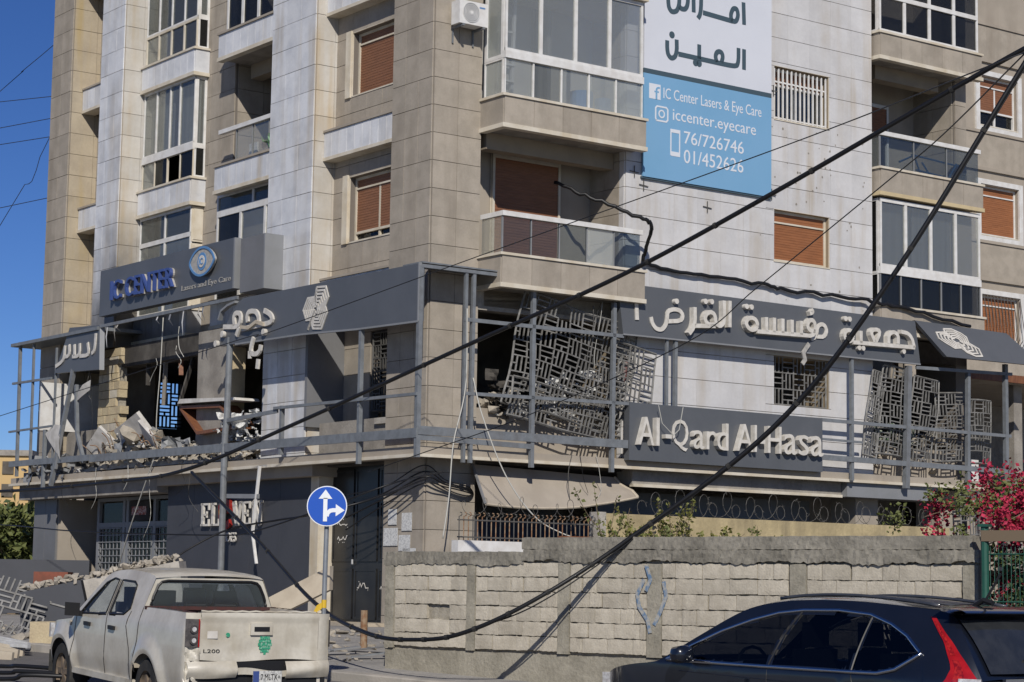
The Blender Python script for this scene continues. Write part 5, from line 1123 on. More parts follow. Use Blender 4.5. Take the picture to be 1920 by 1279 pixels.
sheet('torn white metal flap hanging at the left end of the frame', [[(-.6, 15.9, 5.3), (-.62, 15.3, 5.5), (-.66, 14.9, 5.45)], [(-.66, 15.6, 5.15), (-.72, 15.1, 5.2), (-.72, 14.8, 5.0)], [(-.7, 15.0, 4.8), (-.7, 14.9, 4.75), (-.72, 14.7, 4.6)]])
# white aluminium strips in front of the dark shop
ws = thing('window_frame_remains', 'bent white aluminium frame hanging before the dark shop wall', 'frame', (-.6, 5.5, 2.1), BL)
MB().bar((-.6, 5.20, 4.1), (-.6, 5.42, 2.72), .06, .04).build('strip', 'white', ws); MB().bar((-.6, 5.42, 2.73), (-.6, 5.22, 2.1), .06, .03).build('strip', 'white', ws); MB().bar((-.6, 6.55, 3.52), (-.6, 5.2, 3.48), .03, .09).build('strip', 'clad_l', ws)
# ------------------------------------------------------------------ on the street
sb_ = MB().prism([(-4.25, 35.6, .95), (-4.15, 35.6, 1.37), (-3.0, 35.9, 2.0), (-3.0, 35.9, 1.60)], (.05, .1, 0)).build('leaning_board', 'board', None, label='beige board leaning slantwise before the black gate', category='board')
fp_ = thing('fallen_sign', 'fallen dark sign box lying on its edge on the street left of the pickup', 'sign', (-7.5, 35.6, .8))
MB().prism([(-8.08, 35.6, .8), (-6.9, 35.6, .8), (-7.12, 35.6, 1.70), (-8.12, 35.6, 1.48)], (.05, .5, 0)).build('panel', 'clad_d', fp_)
b = MB(); rr = random.Random(4)
for i in range(150):
    t = rr.random(); chunk(b, (-8.15 + 2.6 * t, 35.6 + rr.uniform(0, .5), 1.5 + .58 * t + rr.uniform(-.03, .06)), rr.uniform(.06, .2), .14, rr.uniform(.04, .09), rr)
b.build('rubble', 'rubble', None, label='pale rubble lying on top of the fallen sign box', category='rubble', kind='stuff')
MB().prism([(-6.85, 35.62, .8), (-5.3, 35.62, .8), (-5.5, 35.62, 2.04), (-7.08, 35.62, 1.70)], (.05, .45, 0)).build('concrete_slab', 'concrete_l', None, label='pale concrete slab standing behind the pickup cab', category='slab')
rough(MB(), -7.35, -5.9, 33.0, 33.3, .4, 1.05, 6, 4, .01, 8).build('low_wall', 'block_y', None, label='low yellowish stub of wall left of the pickup bonnet', category='wall')
def fgr(label, w, h, P, rx, ry, seed):
    T = thing('fallen_grille', label, 'grille', P); M_ = Matrix.Translation(P) @ Matrix.Rotation(ry, 4, 'Y') @ Matrix.Rotation(rx, 4, 'X')
    lattice(MB(), w, h, .3, .03, seed, .92).map(lambda p: M_ @ p).build('lattice', 'lattice', T, kind='stuff')
fgr('fallen lattice grille lying at the left edge of the street, upper one', 1.5, 1.1, (-8.95, 35.2, .9), -.5, .25, 31); fgr('fallen lattice grille lying at the left edge of the street, lower one', 1.5, 1.0, (-8.9, 34.3, .72), -.9, .45, 32)
for i in range(7):
    MB().bar((-9.6 + i * .1, 34.2 - i * .2, 1.05 - i * .05), (-7.4 + i * .05, 33.2 - i * .22, .66 + rn.uniform(0, .05)), .07, .05).build('metal_profile', 'clad_l' if i % 2 else 'grille_w', None, label='loose aluminium profile in the pile at the left edge of the street', category='metal bar', group='loose profiles left of the pickup')
for i in range(3): MB().bar((-9.4, 32.6 - i * .3, .9 - i * .06), (-7.2, 32.0 - i * .35, .62 - i * .03), .06, .14).build('timber', 'board', None, label='pale timber lying at the left edge of the street', category='timber', group='timbers left of the pickup')
def gp(b, x, y, s, rr): chunk(b, (x, y, gz(y) + .14 + s * .1), s, s * .7, s * .35, rr)
b = MB(); rr = random.Random(8)
for i in range(520):
    x, y = rr.uniform(-9.5, -1.2), rr.uniform(29.8, 37.5)
    if (Vector((x, y, 0)) - rp(0, 0)).dot(RN) < -.6: continue
    gp(b, x, y, rr.uniform(.03, .14) if rr.random() < .9 else rr.uniform(.15, .3), rr)
b.build('rubble', 'rubble', None, label='broken masonry scattered over the pavement before the shops', category='rubble', kind='stuff')
for i, (x, y, l, a, m, lab) in enumerate(((-2.6, 31.6, .9, .5, 'clad_l', 'pale metal scrap on the pavement beside the wall end'), (-2.9, 30.8, .8, -.2, 'clad_m', 'dark metal strip on the pavement behind the pickup tailgate'), (-2.0, 32.2, .8, -.4, 'clad_m', 'bent grey plate by the rusty bollard'), (-1.9, 31.0, .7, .1, 'steel', 'dark scrap strip nearest the wall end'))):
    z = gz(y) + .15; d = Vector((math.cos(a), math.sin(a), 0)) * l / 2; c = Vector((x, y, z)); MB().bar(c - d, c + d + Vector((0, 0, .1)), .18, .02).build('metal_scrap', m, None, label=lab, category='scrap')
# balcony clutter
scraps('green cloth hanging behind the glass of the recessed left balcony', mat('cloth_green', (.10, .26, .13), (.3, .4, .3), scale=12, rough=.9), [(.62, 6.95, 11.42), (.60, 7.15, 11.36)], .45, .5, name='green_cloth', cat='cloth')
MB().box(.9, 1.3, 8.4, 8.8, 10.7, 11.15).box(.92, .96, 8.42, 8.78, 11.15, 11.65).build('plastic_chair', 'white', None, BL, label='white plastic chair on the recessed left balcony', category='chair')
dr = thing('drying_rack', 'folded blue drying rack behind the glass of the right balcony', 'drying rack', (13.6, -.2, 10.7), BL)
for (a, c) in (((13.1, -.25, 11.6), (13.6, -.2, 10.7)), ((14.5, -.25, 11.6), (13.9, -.2, 10.7)), ((13.0, -.25, 11.62), (14.6, -.25, 11.55)), ((13.2, -.2, 11.3), (14.3, -.2, 11.25)), ((12.6, -.25, 11.4), (13.1, -.25, 11.62)), ((13.4, -.2, 11.5), (14.1, -.2, 10.8))): MB().tube([a, c], .022, 5).build('rod', 'eye_blue', dr)
ldr = thing('step_ladder', 'aluminium step ladder inside the glazed balcony by the corner', 'ladder', (1.75, .1, 10.7), BL)
for u in (1.55, 1.95): MB().bar((u, .15, 10.68), (u + (.06 if u < 1.7 else -.06), -.05, 13.3), .06).build('side_rail', 'grille_w', ldr)
for i in range(7): z = 10.95 + i * .33; MB().box(1.57, 1.95, .0, .1, z, z + .04).build('tread', 'grille_w', ldr)
bk = MB()
for (z, r) in ((11.17, .12), (11.25, .14), (11.42, .16), (11.44, .165)): pass
MB().tube([(3.9, -.35, 10.66), (3.9, -.35, 11.1), (3.9, -.35, 11.5)], .14, 14, .17).build('bucket', 'eye_blue', None, BL, label='blue bucket inside the glazed balcony beside the banner', category='bucket')
MB().tube([(3.4, -.3, 10.66), (3.4, -.3, 11.1), (3.4, -.3, 11.58)], .2, 14, .24).build('tub', 'eye_blue', None, BL, label='larger blue tub left of the bucket in the glazed balcony', category='tub')
# ------------------------------------------------------------------ neighbour on the right
NB = thing('neighbour_building', 'beige apartment block with brown shutters behind the right edge', 'building', (26, 6, .9), BL)
NP = PR(6); nw = [(22.45, 24.05), (25.6, 27.2)]; nz_ = [(8.55, 9.95), (11.65, 13.05), (14.75, 16.15), (5.4, 6.8), (2.2, 3.6)]
hl = [(a, c, z0, z1) for a, c in nw for z0, z1 in nz_]
o = core(MB(), NP, 19.5, 34, .9, 20, .3, hl).build('wall', 'plaster', NB); MB().box(19.5, 34, 6.6, 16, .9, 20).build('wall', 'plaster', NB)
for z in (10.35, 13.45, 16.55, 7.25): pbox(MB(), NP, 19.4, 34, z, z + .09, -.02, .07).build('string_course', 'plaster', NB); pbox(MB(), NP, 19.4, 34, z + 1.06, z + 1.14, -.02, .06).build('string_course', 'plaster', NB); pbox(MB(), NP, 19.42, 34, z + .092, z + 1.058, -.02, .02).build('spandrel_band', 'beige', NB)
_bg = BG; BG = NB
for (a, c, z0, z1) in hl:
    sh = .62 if (z0, a) == (14.75, 22.45) else 1.0
    w_ = window(NP, a, c, z0, z1, sh, 'shutter_o' if z0 < 14 else 'shutter', 'white', .25)
    f = MB(); pbox(f, NP, a - .16, a, z0 - .16, z1 + .16, -.01, .06); pbox(f, NP, c, c + .16, z0 - .16, z1 + .16, -.01, .06); pbox(f, NP, a, c, z0 - .16, z0 - .04, -.01, .06); pbox(f, NP, a, c, z1 + .02, z1 + .16, -.01, .06); f.build('surround', 'white', w_)
    if z0 == 8.55 or z0 > 14 and a > 23:
        for i in range(12):
            x = a + .05 + i * (c - a - .1) / 11; MB().tube([NP(x, z0 - .05, .08), NP(x, z0 + .2, .28), NP(x, z0 + .6, .20), NP(x, z1, .08)], .012, 5).build('bar', 'wire', w_)
BG = _bg
# right lower end of the building and the ground beyond
AX = thing('side_annex', 'dark open annex with a flat roof beyond the right end of the ruined floor', 'building', (17, 2, .9), BL)
MB().box(15.25, 23, .2, 5.2, 6.72, 6.86).build('roof_slab', 'plaster', AX); MB().box(15.25, 23, .1, .2, 6.70, 6.88).build('roof_edge', 'wood', AX)
MB().box(15.25, 23, 4.8, 5.0, .9, 6.72).build('back_wall', 'concrete', AX); MB().box(15.4, 23, 1.5, 1.7, .9, 4.3).build('parapet', 'plaster', AX); MB().box(15.35, 15.6, .5, 4.8, .9, 6.7).build('side_wall', 'soot', AX)
for u in (17.4, 20.5): MB().box(u, u + .3, .6, .9, .9, 6.72).build('column', 'concrete', AX)
MB().box(16.0, 16.7, 1.1, 1.45, 4.32, 4.9).build('cabinet', 'white', AX)
# ------------------------------------------------------------------ far background on the left
FB = thing('distant_building', 'distant yellow apartment block with small windows at the left edge', 'building', (-40, 150, 0))
MB().box(-52, -33.9, 150, 160, 0, 10.5).build('wall', mat('far_yellow', (.52, .36, .16), (.48, .33, .15), scale=.2), FB)
for i in range(8):
    for j in range(6): 
        x = -34.9 - i * 2.2; z = 1.2 + j * 1.6; MB().box(x - .9, x - .1, 149.9, 150.05, z, z + .9).build('window', 'room', FB); 
        if i % 2: MB().box(x - 1.1, x + .1, 149.6, 149.9, z - .35, z).build('balcony', 'room_l', FB)
MB().box(-52.2, -33.7, 149.8, 160.2, 10.5, 10.9).build('roof', 'concrete', FB)
FB2 = thing('distant_building', 'distant grey white house right of the yellow block', 'building', (-32, 170, 0))
MB().box(-37.9, -33.2, 170, 180, 0, 11.2).build('wall', 'plaster', FB2); MB().box(-38.1, -33, 169.8, 180.2, 11.2, 11.6).build('roof', 'concrete', FB2)
for j in range(5): MB().box(-37.0, -36.0, 169.9, 170.05, 1.5 + j * 1.9, 2.6 + j * 1.9).build('window', 'room', FB2)
def tree(label, at, h, w, n, s, seed, m='leaf_d'):
    rn = random.Random(seed); at = Vector(at); T = thing('tree', label, 'tree', at, group='trees left of the building'); tr = MB(); lf = MB()
    tr.tube([at, at + Vector((.1, 0, h * .35)), at + Vector((.05, .1, h * .6))], .16, 8, .08); C = []
    for i in range(26):
        c = at + Vector((rn.gauss(0, w * .3), rn.gauss(0, w * .3), h * rn.uniform(.25, .95))); C.append((c, w * rn.uniform(.13, .26)))
        tr.tube([at + Vector((.05, .1, h * .4)), at.lerp(c, .6) + Vector((0, 0, h * .1)), c], .05, 5, .015)
    for i in range(n):
        c, r = rn.choice(C); d = Vector((rn.gauss(0, 1), rn.gauss(0, 1), rn.gauss(0, 1))).normalized() * r * rn.random() ** .4
        leaf(lf, c + d, s * rn.uniform(.6, 1.4), rn)
    tr.build('trunk', 'twig', T, at=at); lf.build('crown', m, T, at=at, fix=False, kind='stuff')
tree('round green tree at the left edge, nearest', (-13.4, 58, .78), 2.6, 3.2, 5200, .22, 1, 'leaf'); tree('darker green tree at the left edge behind the round one', (-15.9, 64, .78), 2.9, 3.6, 4200, .24, 2); tree('low green tree beside the left corner column', (-11.8, 60, .78), 2.2, 3.0, 3600, .2, 3, 'leaf')
MB().box(-22, -10.2, 52, 52.3, .9, 2.2).build('boundary_wall', 'clad_d', None, label='dark low boundary wall before the trees at the left edge', category='wall')
MB().box(-11.1, -10.3, 50, 50.6, .9, 1.9).build('utility_cabinet', mat('brickred', (.20, .06, .035), (.14, .05, .03), scale=5), None, label='small red brick coloured cabinet beside the left corner column', category='cabinet')
# ------------------------------------------------------------------ vehicles
def lerp_tab(tab, x):
    if x <= tab[0][0]: return tab[0][1]
    for (a, va), (b, vb) in zip(tab, tab[1:]):
        if x <= b:
            t = (x - a) / (b - a); t = t * t * (3 - 2 * t) if False else t
            return va + (vb - va) * t
    return tab[-1][1]
def smooth_tab(tab, n=6):
    P = [Vector((a, b, 0)) for a, b in tab]; return [(p.x, p.y) for p in crv(P, n)]
def inside(poly, x, z):
    c = False; n = len(poly)
    for i in range(n):
        x0, z0 = poly[i]; x1, z1 = poly[i - 1]
        if (z0 > z) != (z1 > z) and x < (x1 - x0) * (z - z0) / (z1 - z0) + x0: c = not c
    return c
def dens(poly, m=.08):
    out = []
    for i in range(len(poly)):
        a = Vector(poly[i]); b = Vector(poly[(i + 1) % len(poly)]); k = max(1, int((b - a).length / m))
        out += [tuple(a.lerp(b, j / k)) for j in range(k)]
    return out
def side_grid(b, xs, zb, zt, yf, nz, s, holes=()):
    rows = [[(x, z, s * yf(x, z)) for z in [zb(x) + (zt(x) - zb(x)) * j / nz for j in range(nz + 1)]] for x in xs]
    o = len(b.v); n = nz + 1
    for r in rows: b.v += [Vector((x, y, z)) for x, z, y in r]
    for i in range(len(rows) - 1):
        for j in range(nz):
            cx = sum(rows[i + a][j + c][0] for a in (0, 1) for c in (0, 1)) / 4; cz = sum(rows[i + a][j + c][1] for a in (0, 1) for c in (0, 1)) / 4
            if any(inside(h, cx, cz) for h in holes): continue
            b.f.append((o + i * n + j, o + i * n + j + 1, o + (i + 1) * n + j + 1, o + (i + 1) * n + j))
    return b
def side_patch(poly, yf, s, off, m=.07):                          # a pane lying on the side surface
    P = dens(poly, m); bb = bmesh.new(); vs = [bb.verts.new((x, s * (yf(x, z) + off), z)) for x, z in P]
    f = bb.faces.new(vs); bmesh.ops.triangulate(bb, faces=[f]); bb.verts.index_update()
    b = MB().add([v.co.copy() for v in bb.verts], [tuple(v.index for v in f.verts) for f in bb.faces]); bb.free(); return b
def side_line(pts, yf, s, off, r, closed=False, n=5, m=.06):
    P = dens(pts, m) if closed else [tuple(Vector(a).lerp(Vector(c), j / 8)) for a, c in zip(pts, pts[1:]) for j in range(8)] + [pts[-1]]
    if closed: P.append(P[0])
    return MB().tube([(x, s * (yf(x, z) + off), z) for x, z in P], r, n)
def wheel(T, x, y, r, w, mt='rim'):
    s = 1 if y > 0 else -1; prof = [(.62, -.5), (.93, -.5), (1, -.36), (1, .36), (.93, .5), (.62, .5)]; n = 28; b = MB(); rows = []
    for i in range(n + 1):
        t = 2 * math.pi * i / n; rows.append([(x + r * k * math.cos(t), y + w * q, r + r * k * math.sin(t)) for k, q in prof])
    b.grid(rows); W_ = b.build('wheel', 'rubber', T, smooth=40)
    h = MB()
    for i in range(6):
        a = 2 * math.pi * i / 6; h.bar((x + r * .1 * math.cos(a), y + s * w * .36, r + r * .1 * math.sin(a)), (x + r * .6 * math.cos(a), y + s * w * .30, r + r * .6 * math.sin(a)), .07, .03, (0, 1, 0))
    h.tube([(x, y + s * w * .2, r), (x, y + s * w * .40, r)], r * .2, 12)
    rr = []
    for i in range(n + 1):
        t = 2 * math.pi * i / n; rr.append([(x + r * k * math.cos(t), y + s * w * q, r + r * k * math.sin(t)) for k, q in ((.64, .46), (.60, .40), (.58, .1))])
    h.grid(rr); h.build('rim', mt, W_, smooth=40)
    disc(MB(), lambda a, z, d=0: Vector((a, y + s * d, z)), x, r, r * .58, w * .05, w * .1, 20).build('brake_disc', 'rubber', W_)
def vehicle(name, label, cat, P, h, pitch):
    fr = FR(); h = Vector((h[0], h[1], 0)).normalized(); X = Vector((h.x * math.cos(pitch), h.y * math.cos(pitch), math.sin(pitch))); Y = Vector((-h.y, h.x, 0)); Z = X.cross(Y)
    M_ = Matrix((X, Y, Z)).transposed().to_4x4(); M_.translation = P; fr.m = M_
    return thing(name, label, cat, (0, 0, 0), fr), fr
dm('rim', (.22, .21, .20), (.14, .12, .10), scale=10, rough=.5, metal=.6, obj=True); dm('rim_dirty', (.16, .12, .085), (.10, .08, .06), scale=14, rough=.8, obj=True)
dm('paint_white', (.53, .495, .42), (.38, .34, .265), scale=2.6, rough=.36, coat=.45, lo=.45, hi=.78, streak=.7, scol=(.30, .255, .19), fine=.07, obj=True, bump=.05, bscale=3)
dm('paint_navy', (.006, .008, .014), (.008, .010, .017), scale=2, rough=.28, coat=1.0, obj=True, fine=.05); dm('dusty_navy', (.045, .05, .062), (.03, .034, .045), scale=5, rough=.5, coat=.3, obj=True)
dm('trim_black', (.012, .012, .013), rough=.5); dm('chrome', (.62, .63, .66), rough=.18, metal=1.0); dm('lamp_red', (.30, .006, .005), (.40, .012, .01), scale=7, rough=.08, coat=1, obj=True); dm('lamp_clear', (.55, .55, .55), (.35, .33, .32), scale=24, rough=.15, coat=1, obj=True)
dm('lamp_dark', (.05, .045, .045), (.10, .09, .085), scale=16, rough=.3, obj=True); dm('maroon', (.075, .026, .022), (.05, .026, .022), scale=12, rough=.7, obj=True); dm('seat', (.035, .036, .04), rough=.9); dm('plate', (.55, .55, .52), (.35, .35, .34), scale=40, lo=.48, hi=.55, rough=.6, obj=True); dm('sticker', (.03, .27, .15), (.3, .45, .35), scale=40, lo=.5, hi=.62, rough=.6, obj=True)
dm('lamp_inner', (.42, .02, .012), (.18, .004, .004), scale=30, rough=.1, coat=1, obj=True)
MT['g_car'] = glass_mat('car_glass', (.72, .76, .78), .035, .02, .03); MT['g_tintcar'] = glass_mat('car_glass_tint', (.16, .17, .19), .05, .01, 0); MT['g_back'] = glass_mat('car_glass_dusty', (.66, .70, .72), .03, .05, .06)
# ---------------- pickup truck
TK, TF = vehicle('pickup_truck', 'dirty dented white double cab pickup parked before the shops', 'pickup truck', Vector((-2.74, 23.6, gz(23.6) - .09)), (-.5, .866), .034)
tz = smooth_tab([(1.50, 1.615), (1.60, 1.645), (1.9, 1.67), (2.4, 1.68), (2.85, 1.65), (3.1, 1.57), (3.45, 1.30), (3.78, 1.06), (4.0, 1.02), (4.4, .98), (4.75, .91), (4.92, .82), (4.98, .72)])
ZT_ = lambda x: lerp_tab(tz, x)
def arch(x, ax, r=.44): 
    d = abs(x - ax); return .36 + math.sqrt(max(0, r * r - d * d)) - .02 if d < r else 0
ZB_ = lambda x: max(.40 if 1.55 < x < 3.7 else .46, arch(x, 1.16), arch(x, 4.14))
def yT(x, z):
    y = .865 - .05 * max(0, (.62 - z)) / .3 - .03 * max(0, (z - .75)) ** 2 * 4 * (z < 1.12)
    if z > 1.12: y = .865 - .0165 - .34 * (z - 1.12) - .06 * (z - 1.12) ** 2
    for ax in (1.16, 4.14):
        d = math.hypot(x - ax, z - .36); y += .045 * max(0, 1 - abs(d - .47) / .16) * (z < 1.0)
    if x > 4.3: y -= .30 * ((x - 4.3) / .68) ** 2.2
    if x < .08: y -= .03 * (1 - x / .08)
    return y
side_w = [[(3.52, 1.12), (2.64, 1.15), (2.62, 1.55), (2.80, 1.565), (3.0, 1.51), (3.3, 1.30)], [(2.52, 1.155), (2.05, 1.175), (1.90, 1.25), (1.98, 1.51), (2.1, 1.55), (2.51, 1.555)]]
xs = [1.50 + i * .045 for i in range(78)]
bd = MB()
for s in (1, -1): side_grid(bd, [x for x in xs if x <= 4.98], ZB_, ZT_, yT, 26, s, side_w)
def top_rows(xs, zt, yf, crown, n=12):
    rows = []
    for x in xs:
        z = zt(x); yt = yf(x, z); rows.append([(x, yt * (1 - 2 * j / n), z + crown(x) * (1 - (1 - 2 * j / n) ** 2) ** .8) for j in range(n + 1)])
    return rows
cr = lambda x: .045 if x > 3.75 else .035
def top_surface(b, xs, rows, hole):
    o = len(b.v); n = len(rows[0]); [b.v.extend(Vector(p) for p in r) for r in rows]
    g = MB(); 
    for i in range(len(rows) - 1):
        for j in range(n - 1):
            q = (o + i * n + j, o + i * n + j + 1, o + (i + 1) * n + j + 1, o + (i + 1) * n + j)
            if hole(xs[i], j, n): g.add([b.v[k] for k in q], [(0, 1, 2, 3)])
            else: b.f.append(q)
    return g
xt = [1.50 + i * .06 for i in range(59)]; xt = [x for x in xt if x <= 4.98]
ws_ = top_surface(bd, xt, top_rows(xt, ZT_, yT, cr), lambda x, j, n: 3.05 < x < 3.68 and 0 < j < n - 2)
fr_rows = [[(4.98, y, z) for y in [.62 - i * .124 for i in range(11)]] for z in (.46, .6, .72, .86)]; bd.grid(fr_rows)
# cab rear wall with window opening
def rear_wall(b, x0, x1, zlo, zhi, hw, holes, nx=30, nz=16):
    rows = []
    for j in range(nz + 1):
        z = zlo + (zhi - zlo) * j / nz; t = j / nz; rows.append([(x0 + (x1 - x0) * t, -hw(z) + 2 * hw(z) * i / nx, z) for i in range(nx + 1)])
    o = len(b.v); [b.v.extend(Vector(p) for p in r) for r in rows]; n = nx + 1
    for j in range(nz):
        for i in range(nx):
            cy = (rows[j][i][1] + rows[j + 1][i + 1][1]) / 2; cz = (rows[j][i][2] + rows[j + 1][i + 1][2]) / 2
            if not any(inside(h, cy, cz) for h in holes): b.f.append((o + j * n + i, o + j * n + i + 1, o + (j + 1) * n + i + 1, o + (j + 1) * n + i))
rw = [(-.62, 1.25), (.62, 1.25), (.69, 1.27), (.71, 1.32), (.68, 1.42), (.63, 1.53), (.59, 1.57), (.52, 1.585), (-.52, 1.585), (-.59, 1.57), (-.63, 1.53), (-.68, 1.42), (-.71, 1.32), (-.69, 1.27)]
rear_wall(bd, 1.47, 1.52, .60, 1.62, lambda z: yT(1.5, z) - .004, [rw])
body = bd.build('cab', 'paint_white', TK, smooth=35)
ws_.build('windscreen', 'g_car', TK, smooth=True)
for s in (1, -1):
    for w in side_w:
        g = side_patch(w, yT, s, -.004).build('side_window', 'g_car', TK, smooth=True); side_line(w, yT, s, .0, .014, True).build('window_seal', 'trim_black', g)
def rear_pane(poly, x0, x1, z0, z1, off, m, T):
    return MB().add([(x0 + (x1 - x0) * (z - z0) / (z1 - z0) - off, y, z) for y, z in poly], [tuple(range(len(poly)))]).build('rear_window', m, T)
g = rear_pane(rw, 1.47, 1.52, .6, 1.67, .004, 'g_back', TK)
P = dens(rw, .05); P.append(P[0]); MB().tube([(1.47 + .05 * (z - .6) / 1.07 - .006, y, z) for y, z in P], .018, 5).build('window_seal', 'trim_black', g)
# bed
bx = [.03 + i * .04 for i in range(38)]
be = MB(); ZBB = lambda x: max(.50, arch(x, 1.16)); ZTB = lambda x: 1.285 + .01 * math.sin(x * 2)
for s in (1, -1):
    side_grid(be, bx, ZBB, ZTB, yT, 14, s)
    be.grid([[(x, s * (yT(x, 1.28)), ZTB(x)), (x, s * (yT(x, 1.28) - .07), ZTB(x) + .004), (x, s * (yT(x, 1.28) - .075), 1.20)] for x in bx])
    be.grid([[(x, s * .75, 1.20), (x, s * .73, .80)] for x in bx])
bedo = be.build('load_bed', 'paint_white', TK, smooth=40)
MB().box(.06, 1.48, -.73, .73, .76, .80).box(1.44, 1.47, -.74, .74, .8, 1.25).build('bed_floor', 'maroon', bedo)
for s in (1, -1): MB().grid([[(x, s * (yT(x, 1.28) - .012), ZTB(x) + .006 + .006 * math.sin(x * 37)), (x, s * (yT(x, 1.28) - .06), ZTB(x) + .012)] for x in bx]).build('rail_cap', 'maroon', bedo)
MB().box(1.40, 1.46, -.80, .80, 1.26, 1.30).build('rail_cap', 'maroon', bedo)
# tailgate with dents
tg = MB(); rt = random.Random(5); rows = []
def dent(y, z): return .02 * math.exp(-((y - .1) ** 2 / .02 + (z - .88) ** 2 / .008)) + .015 * math.exp(-((y + .45) ** 2 / .03 + (z - .92) ** 2 / .012)) + .012 * math.exp(-((y - .45) ** 2 / .01 + (z - 1.0) ** 2 / .012))
for j in range(17):
    z = .785 + (1.30 - .785) * j / 16; row = []
    for i in range(41):
        y = -.70 + 1.40 * i / 40; x = -.02 + .025 * (z > 1.22) * 0 + .012 * math.sin((z - .8) * 6) + dent(y, z) - .012 * (1.21 < z < 1.285); row.append((x, y, z - .014 * math.sin(y * 5) * (j == 0)))
    rows.append(row)
tg.grid(rows); tg.grid([[(-.01 if k == 0 else .07, -.70 + 1.40 * i / 40, 1.30 + .0 * k) for i in range(41)] for k in (0, 1)]); tg.grid([[(.07, -.70 + 1.4 * i / 40, z) for i in range(41)] for z in (1.30, .78)])
TGt = tg.build('tailgate', 'paint_white', TK, smooth=40)
MB().box(-.035, .01, -.14, .12, 1.06, 1.19).build('handle_recess', 'paint_white', TGt); MB().box(-.042, -.03, -.10, .08, 1.10, 1.15).build('handle', 'trim_black', TGt)
MB().tube([(.035, y, 1.312 + .004 * math.sin(y * 40)) for y in [-.68 + i * .04 for i in range(35)]], .010, 5).build('rust_edge', 'paint_white', TGt)
PT = lambda a, z, d=0: Vector((-.012 - d, a, z))
q = MB()
for k in range(5):
    w = .085 - .015 * abs(k - 2.2); z = .87 + k * .036; pbox(q, PT, -.06 - w, -.06 + w, z, z + .032, .001, .004)
pbox(q, PT, -.075, -.045, .845, .87, .001, .004); q.build('tree_emblem', 'sticker', TGt)
disc(MB(), PT, .38, 1.06, .025, .001, .004).build('sticker', 'sticker', TGt); text(MB(), 'L200', PT, .66, .47, .865, .905, .004, .008).build('badge', 'trim_black', TGt, fix=False)
pbox(MB(), PT, .50, .62, 1.02, 1.1, .0012, .003).build('sticker', 'letter', TGt)
# rear corners, lamps, bumper
for s in (1, -1):
    rear = MB(); rows = [[(.04 - .055 * math.sin(t * 1.5708) + (.03 * math.sin(7 * t + z * 23) * math.sin(z * 31 + 2) if .52 < z < .93 and s > 0 else 0), s * (.855 - .155 * t ** 1.0), z) for t in [k / 8 for k in range(9)]] for z in [.52 + i * .775 / 22 for i in range(23)]]
    rear.grid(rows).build('rear_corner', 'paint_white', TK, smooth=40)
    lm = MB(); rows = [[(.03 - .065 * math.sin(t * 1.5708) - .006, s * (.862 - .13 * t), z) for t in (0, .25, .5, .75, 1)] for z in [.93 + i * .075 for i in range(5)]]
    rows = [r if s > 0 else r[:2] for r in rows]
    lamp = lm.grid(rows).build('tail_light', 'lamp_dark', TK, smooth=True)
    if s < 0: continue
    for z in (1.0, 1.12): MB().tube([(-.03, s * .785, z), (-.048, s * .785, z)], .045, 16).build('bulb', 'lamp_dark' if s > 0 else 'lamp_red', lamp); MB().tube([(-.045, s * .785, z), (-.052, s * .785, z)], .026, 12).build('bulb', 'lamp_clear', lamp)
    MB().box(-.045, -.02, s * .735, s * .72, .93, 1.23).build('lens_rim', 'lamp_red', lamp)
bp = MB()
for k, (y0, y1) in enumerate(((.84, .28), (-.30, -.84))):
    rows = [[(-.04 - .05 * math.sin(math.pi * j / 6) + .008 * math.sin(y * 9 + j) + .05 * max(0, abs(y) - .7) / .14, y, .595 + .185 * j / 6 + (.006 * math.sin(y * 7) if k == 0 else .005 * math.sin(y * 5))) for j in range(7)] for y in [y0 + (y1 - y0) * i / 12 for i in range(13)]]; bp.grid(rows)
bp.grid([[(-.05, y, .62 + .015 * math.sin(y * 8)), (-.055, y, .69 + .02 * math.sin(y * 8))] for y in [.3 - .65 * i / 10 for i in range(11)]])
bmp = bp.build('bumper', 'paint_white', TK, smooth=40)
MB().box(-.01, .25, -.8, .8, .50, .78).build('underbody', 'trim_black', TK)
pl_ = MB().box(-.10, -.09, -.24, .10, .55, .675).build('license_plate', 'plate', bmp); MB().box(-.103, -.1, .03, .10, .552, .673).build('plate_band', 'letter_blue', bmp)
text(MB(), '7 MLTX+', lambda a, z, d=0: Vector((-.1005 - d, a, z)), .01, -.22, .575, .64, .001, .003).build('plate_text', 'trim_black', bmp, fix=False)
